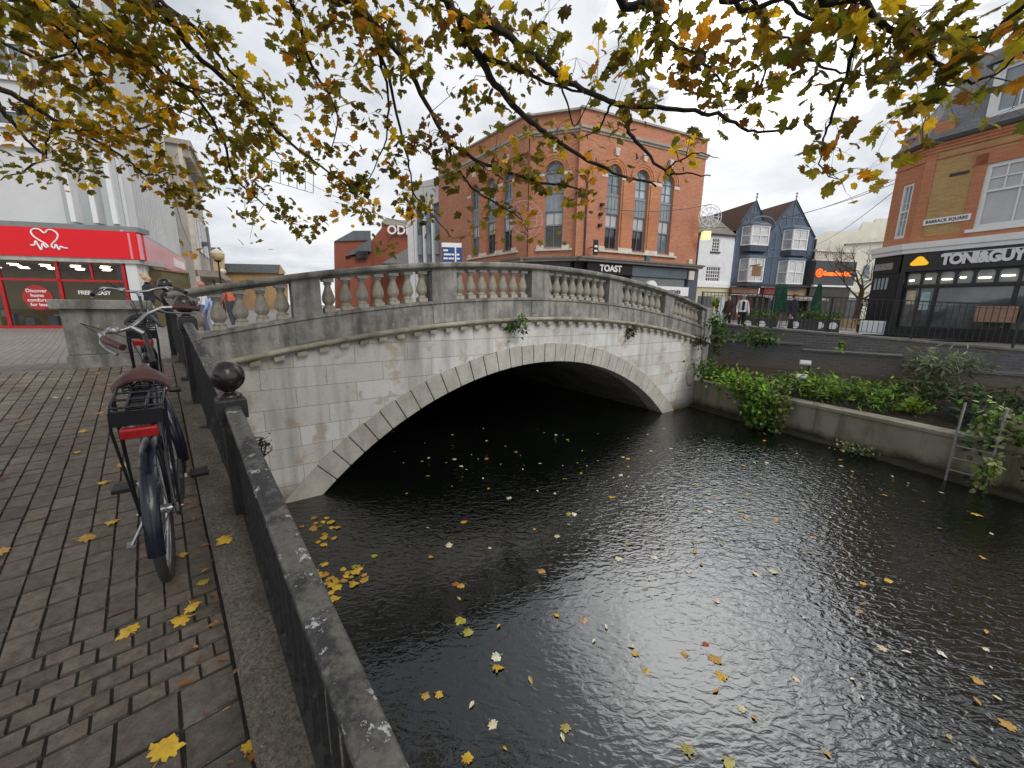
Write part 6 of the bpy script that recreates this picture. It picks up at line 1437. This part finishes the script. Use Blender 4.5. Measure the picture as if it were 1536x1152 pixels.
# ---------------------------------------------------------------- bare tree
def bare_tree(px, Y, H, label, seed):
    g = random.Random(seed); p = at(px, 470, Y); b = Vector((p.x, p.y, -1.0)); r = empty('bare_tree', b, label, 'tree')
    m = MB(); f = b + Vector((.1, 0, H * .40)); m.tube([b, b.lerp(f, .5) + Vector((.06, 0, 0)), f], [.2, .15, .13], 10); m.build('trunk', M_BARK2, r, I4)
    m = MB()
    def grow(p, d, L, rad, n):
        pts = [p]; rr = [rad]; q = p; dd = d
        for i in range(4): dd = (dd + Vector((g.gauss(0, .16), g.gauss(0, .16), .05))).normalized(); q = q + dd * L / 4; pts.append(q); rr.append(rad * (1 - .16 * (i + 1)))
        m.tube(pts, rr, 5, cap=False)
        if n > 0:
            for k in range(3 if n > 1 else 4):
                at_ = pts[g.choice([2, 3, 4])] if k else pts[4]; nd = (dd + rvec(g) * .85 + Vector((0, 0, .1))).normalized(); grow(at_, nd, L * g.uniform(.6, .85), rad * .55, n - 1)
    for k in range(6): a = k * 1.05 + .3; grow(f - Vector((0, 0, .25 * (k % 3))), Vector((math.cos(a) * .9, math.sin(a) * .9, .75)).normalized(), H * .27, .07, 3)
    m.build('crown', M_BARK2, r, I4); return r
M_BARK2 = plain('grey_bark', (.10, .075, .05), .9, 0, .3, 10)
bare_tree(1284, 24, 5.4, 'bare winter tree standing in a wooden box in front of the cream building', 5)

# ---------------------------------------------------------------- things on the far pavement
GZ2 = -1.0
def px_at(px, Y): p = at(px, 470, Y); return Vector((p.x, p.y, GZ2))
M_TROUGH = plain('slatted_trough', (.055, .05, .048), .7, 0, .3, 8); M_WOODP = plain('pale_timber', (.42, .31, .19), .8, 0, .2, 9)
def planter(px, Y, w_, label, logo):
    b = px_at(px, Y); M = frame(b, FD, 0) @ Matrix.Translation((0, 0, GZ2)); M = frame(b, FD, GZ2); r = empty('planter_trough', M, label, 'planter', 'planters outside the shops')
    m = MB(); m.cbox(-w_ / 2, w_ / 2, -.22, .22, 0, .62, .03, M=M); m.build('trough', M_TROUGH, r, M)
    m = MB()
    for k in range(int(w_ / .16)): x = -w_ / 2 + .05 + k * .16; m.box(x, x + .03, -.235, -.22, .03, .58, M=M)
    m.build('slats', plain('trough_slat', (.12, .10, .10), .7), r, M)
    m = MB()
    for x in logo:
        m.lathe([(.001, 0), (.17, 0), (.17, .012), (.001, .012)], 14, M @ Matrix.Translation((x, -.24, .33)) @ Matrix.Rotation(R_(90), 4, 'X'), smooth=False)
    m.build('badge', M_SIGNW, r, M)
    m = MB(); g = random.Random(px)
    for i in range(240):
        p = M @ Vector((g.uniform(-w_ / 2, w_ / 2), g.gauss(0, .14), .62 + abs(g.gauss(0, .20)))); c = g.choice([G1, G2, G3, (.10, .12, .05)]); leafcard(m, p, (rvec(g) + Vector((0, 0, .6))).normalized(), rvec(g) + Vector((0, 0, .5)), .17, .06, c)
    m.build('foliage', M_LEAF, r, M, fix=False)
planter(1140, 19.5, 1.5, 'slatted trough of green plants with two pale round badges', (-.45, .15)); planter(1207, 19.0, 1.2, 'slatted trough of plants beside the person in the dark coat', (-.3,)); planter(1236, 18.6, 1.3, 'slatted trough of plants nearest the bare tree', (-.1, .4))
M_PGREEN = plain('green_canvas', (.012, .085, .05), .85, 0, .25, 6, .2)
def folded_parasol(px, Y, label):
    b = px_at(px, Y); r = empty('folded_parasol', b, label, 'parasol', 'folded parasols outside the shops'); M = Matrix.Translation(b)
    m = MB(); m.tube([b, b + Vector((0, 0, 2.5))], .025, 8); m.lathe([(.25, 0), (.25, .06), (.05, .1)], 12, M); m.build('pole', M_GREYP, r, M)
    m = MB(); prof = [(.05, 2.45), (.11, 2.3), (.16, 1.9), (.20, 1.4), (.26, 1.0), (.22, .92)]; seg = 20; vs = []
    for q, z in prof:
        for k in range(seg): w = 2 * math.pi * k / seg; qq = q * (1 + .22 * math.cos(5 * w)); vs.append(M @ Vector((qq * math.cos(w), qq * math.sin(w), z)))
    m.add(vs, [(i * seg + k, i * seg + (k + 1) % seg, (i + 1) * seg + (k + 1) % seg, (i + 1) * seg + k) for i in range(len(prof) - 1) for k in range(seg)], 0, None, True); m.build('canopy', M_PGREEN, r, M)
folded_parasol(1163, 22.0, 'folded green parasol just to one side of the person in the dark coat'); folded_parasol(1172, 22.6, 'slimmer folded green parasol next to the dark shop doorway'); folded_parasol(1223, 21.5, 'broad folded green parasol behind the trough nearest the bare tree')
b = px_at(1133, 22); M = frame(b, FD, GZ2); r = empty('clothes_rail', M, 'shop clothes rail hung with brown coats', 'clothes rail')
m = MB(); m.tube([M @ Vector((-.8, 0, 0)), M @ Vector((-.8, 0, 1.75)), M @ Vector((.8, 0, 1.75)), M @ Vector((.8, 0, 0))], .02, 6); m.build('rail', M_GREYP, r, M)
for k in range(5):
    x = -.6 + k * .3; m = MB(); m.prism([(x - .05, .62), (x + .07, .62), (x + .06, 1.5), (x + .02, 1.68), (x - .04, 1.66)], -.22, .22, M=M); m.build('coat', plain('brown_coat', (.17, .07, .045), .9, 0, .4, 5) if k % 2 else plain('grey_coat', (.10, .10, .11), .9, 0, .3, 5), r, M, bevel=.04)
b = px_at(1276, 22.5); M = frame(b, FD, GZ2); r = empty('tree_box', M, 'pale timber slatted box around the foot of the bare tree', 'planter')
m = MB()
for k in range(9): x = -.75 + k * .17; m.box(x, x + .145, -.5, -.46, .03, .62 - .02 * (k % 2), M=M)
for y in (-.44, .44): m.box(-.77, .77, y, y + .04, .1, .5, M=M)
m.box(-.78, -.74, -.46, .48, .03, .6, M=M); m.box(.74, .78, -.46, .48, .03, .6, M=M); m.build('slats', M_WOODP, r, M); m = MB(); m.box(-.85, .85, -.56, .56, -.02, .05, M=M); m.build('base_board', M_LIME, r, M)
b = px_at(1313, 17.0); M = frame(b, FD, GZ2); r = empty('white_crate', M, 'white box with two panels standing behind the fence by the salon', 'crate')
m = MB(); m.cbox(-.42, .42, -.25, .25, .05, .62, .02, M=M); m.build('box', M_WHITE, r, M); m = MB(); m.box(-.36, -.02, -.262, -.25, .14, .54, M=M); m.box(.04, .36, -.262, -.25, .14, .54, M=M); m.build('panel', M_WREND, r, M)
for k, (px, Y, h_, lab) in enumerate(((1296, 19, 1.2, 'dark clipped conifer in a pot beside the timber tree box'), (1318, 18.4, 1.0, 'small dark conifer in a pot at the salon corner'))):
    b = px_at(px, Y); r = empty('potted_conifer', b, lab, 'plant', 'potted conifers by the salon'); M = Matrix.Translation(b)
    m = MB(); m.lathe([(.15, 0), (.2, .35), (.22, .36), (.2, .4), (.01, .38)], 14, M); m.build('pot', M_TROUGH, r, M); m = MB(); g = random.Random(px)
    for i in range(320):
        z = g.random(); q = .27 * (1 - z) ** .8; w = g.random() * 6.28; leafcard(m, b + Vector((q * math.cos(w), q * math.sin(w), .4 + z * h_)), (rvec(g)).normalized(), Vector((math.cos(w), math.sin(w), .3)), .1, .04, tuple(x * g.uniform(.6, 1.2) for x in (.018, .04, .02)))
    m.build('foliage', M_LEAF, r, M, fix=False)

# ---------------------------------------------------------------- people
SKIN = plain('skin', (.50, .31, .23), .55, 0, .08, 8)
def person(px, Y, gz, heading, label, top_c, leg_c, hair_c, H=1.7, stride=.0, arm=.2, shoe=(.02, .02, .02), coat=.0, bun=False, hood=None):
    b = at(px, 470, Y); b.z = gz; M = Matrix.Translation(b) @ Matrix.Rotation(heading, 4, 'Z'); r = empty('person', M, label, 'person')
    s = H / 1.75; V = []; E_ = []; Rr = []; lab = []
    def v(p, rad, l): V.append(Vector(p) * s); Rr.append(rad * s); lab.append(l); return len(V) - 1
    def chain(i0, items, l):
        i = i0
        for p, rad in items: j = v(p, rad, l); E_.append((i, j)); i = j
        return i
    pel = v((0, 0, .95), .135, 'leg'); w_ = v((0, 0, 1.08), .125, 'top'); E_.append((pel, w_)); c = v((0, .0, 1.28), .15, 'top'); E_.append((w_, c)); n0 = v((0, -.01, 1.46), .075, 'top'); E_.append((c, n0)); n1 = v((0, .01, 1.53), .055, 'skin'); E_.append((n0, n1))
    h0 = v((0, .03, 1.60), .085, 'skin'); E_.append((n1, h0)); h1 = v((0, .02, 1.68), .095, 'skin'); E_.append((h0, h1)); h2 = v((0, .01, 1.735), .06, 'skin'); E_.append((h1, h2)); chain(h0, [((0, .125, 1.625), .018)], 'skin')
    for sd in (-1, 1):
        st_ = stride * sd
        k = chain(pel, [((.095 * sd, 0, .88), .10), ((.10 * sd, st_ * .45 + .02, .50), .07), ((.10 * sd, st_ - max(0, -st_) * .25, .10), .048)], 'leg')
        q = V[k] / s; chain(k, [((q.x, q.y + .02, .045), .04), ((q.x + .01 * sd, q.y + .15, .03), .032)], 'shoe')
        a_ = -stride * sd * .7
        k = chain(c, [((.165 * sd, 0, 1.40), .07), ((.235 * sd, a_ * .4 - .02, 1.13), .052), ((.24 * sd, a_ + arm * .5 + .05, .90), .038)], 'top')
        q = V[k] / s; k = chain(k, [((q.x, q.y + .02, q.z - .07), .03)], 'skin')
        q = V[k] / s
        for f in range(4): chain(k, [((q.x - .012 * sd, q.y - .024 + f * .016, q.z - .05), .009), ((q.x - .025 * sd, q.y - .024 + f * .016, q.z - .085 + .006 * abs(f - 1.5)), .007)], 'skin')
        chain(k, [((q.x - .015 * sd, q.y + .045, q.z - .03), .010)], 'skin')
    me = bpy.data.meshes.new('body'); me.from_pydata([tuple(x) for x in V], E_, []); bm = bmesh.new(); bm.from_mesh(me); ly = bm.verts.layers.skin.verify(); bm.verts.ensure_lookup_table()
    for i, vv in enumerate(bm.verts): vv[ly].radius = (Rr[i], Rr[i]); vv[ly].use_root = (i == 0)
    bm.to_mesh(me); bm.free(); o = bpy.data.objects.new('body_rig', me); COL.objects.link(o); o.modifiers.new('s', 'SKIN').use_smooth_shade = True; sb = o.modifiers.new('d', 'SUBSURF'); sb.levels = sb.render_levels = 2
    bpy.context.view_layer.update(); ev = o.evaluated_get(bpy.context.evaluated_depsgraph_get()); me2 = bpy.data.meshes.new_from_object(ev); bpy.data.objects.remove(o); me2.name = 'body'
    for mt in (fabric('top_cloth', top_c), fabric('leg_cloth', leg_c), SKIN, plain('shoe', shoe, .6)): me2.materials.append(mt)
    ids = dict(top=0, leg=1, skin=2, shoe=3)
    for f in me2.polygons:
        cc_ = f.center; best = min(range(len(V)), key=lambda i: (V[i] - cc_).length - Rr[i] * .8); f.material_index = ids[lab[best]]; f.use_smooth = True
    ob = bpy.data.objects.new('body', me2); put(ob, r, M); S = Matrix.Scale(s, 4)
    m = MB(); m.ball((0, -.015, 1.69), .108, 16, sc=(.93, 1.05, 1), M=I4); m.v = [tuple(M @ (Vector(x) * s)) for x in m.v if True]
    keep = MB(); loc = [(M.inverted() @ Vector(x)) / s for x in m.v]
    for f in m.f:
        cc_ = sum((loc[i] for i in f), Vector()) / len(f)
        if not (cc_.y > .045 and cc_.z < 1.735) and cc_.z > 1.60: keep.add([m.v[i] for i in f], [tuple(range(len(f)))], 0, None, True)
    if bun: keep.ball(M @ (Vector((0, -.10, 1.78)) * s), .06, 10)
    keep.build('hair', plain('hair', hair_c, .6, 0, .3, 30), r, M, fix=False)
    if coat or hood:
        m = MB(); z0 = 1.02 - coat
        prof = [(.20, z0), (.185, 1.0), (.165, 1.1), (.19, 1.27), (.185, 1.37), (.09, 1.47)]; seg = 18
        vs = [M @ (Vector((q * 1.12 * math.cos(2 * math.pi * k / seg), q * .78 * math.sin(2 * math.pi * k / seg), z)) * s) for q, z in prof for k in range(seg)]
        m.add(vs, [(i * seg + k, i * seg + (k + 1) % seg, (i + 1) * seg + (k + 1) % seg, (i + 1) * seg + k) for i in range(len(prof) - 1) for k in range(seg)], 0, None, True); m.build('coat', fabric('coat_cloth', top_c), r, M)
    return r, M, s
person(1189, 18.0, GZ2, R_(200), 'person in a dark navy coat walking along the far pavement', (.018, .022, .035), (.02, .022, .03), (.10, .07, .05), 1.72, .16, coat=.22)
pr_, pM, ps_ = person(1113, 19.5, GZ2, R_(160), 'person in a white padded jacket and pale hat with black trousers', (.62, .63, .64), (.012, .012, .013), (.60, .58, .55), 1.78, .10, coat=.12)
m = MB(); m.box(-.06, .06, .135, .165, 1.0, 1.42, M=pM); m.build('scarf', fabric('black_scarf', (.012, .012, .012)), pr_, pM, bevel=.01)
person(1092, 20.0, GZ2, R_(120), 'person in a dark maroon coat standing near the end of the bridge', (.07, .022, .024), (.03, .028, .03), (.06, .035, .03), 1.74, .08, coat=.25)
person(228, 13.2, -.84, R_(-60), 'person with fair hair in a bun and dark jacket behind the bicycles', (.022, .026, .03), (.03, .035, .05), (.48, .34, .18), 1.72, .15, coat=.12, bun=True)
person(306, 12.5, -1.05, R_(110), 'person with reddish pink hair just showing above the bridge parapet', (.74, .74, .76), (.10, .11, .16), (.45, .17, .14), 1.68, .1)
person(321, 11.6, -1.0, R_(70), 'smaller person in pale blue seen through the balusters', (.28, .38, .62), (.40, .48, .66), (.08, .05, .04), 1.35, .14)
person(349, 13.5, -.86, R_(60), 'person in a peach jacket seen through the balusters', (.55, .13, .09), (.05, .05, .07), (.10, .06, .04), 1.6, .14)
person(690, 14.0, -.12, R_(90), 'person in a pink top behind the bridge balusters', (.45, .20, .20), (.04, .05, .08), (.06, .04, .03), 1.5, .12)
person(893, 19.0, -.45, R_(30), 'person in orange seen through the balusters below the black shop sign', (.55, .20, .06), (.04, .04, .05), (.05, .03, .02), 1.55, .1)
scene.render.engine = 'CYCLES'
scene.cycles.use_denoising = True; scene.cycles.max_bounces = 8; scene.cycles.diffuse_bounces = 3; scene.cycles.glossy_bounces = 3; scene.cycles.transparent_max_bounces = 8; scene.cycles.sample_clamp_indirect = 8
scene.cycles.use_adaptive_sampling = True; scene.cycles.adaptive_threshold = .02
scene.render.resolution_x = 1024; scene.render.resolution_y = 768
scene.view_settings.view_transform = 'Standard'; scene.view_settings.look = 'None'; scene.view_settings.exposure = 0; scene.view_settings.gamma = 1
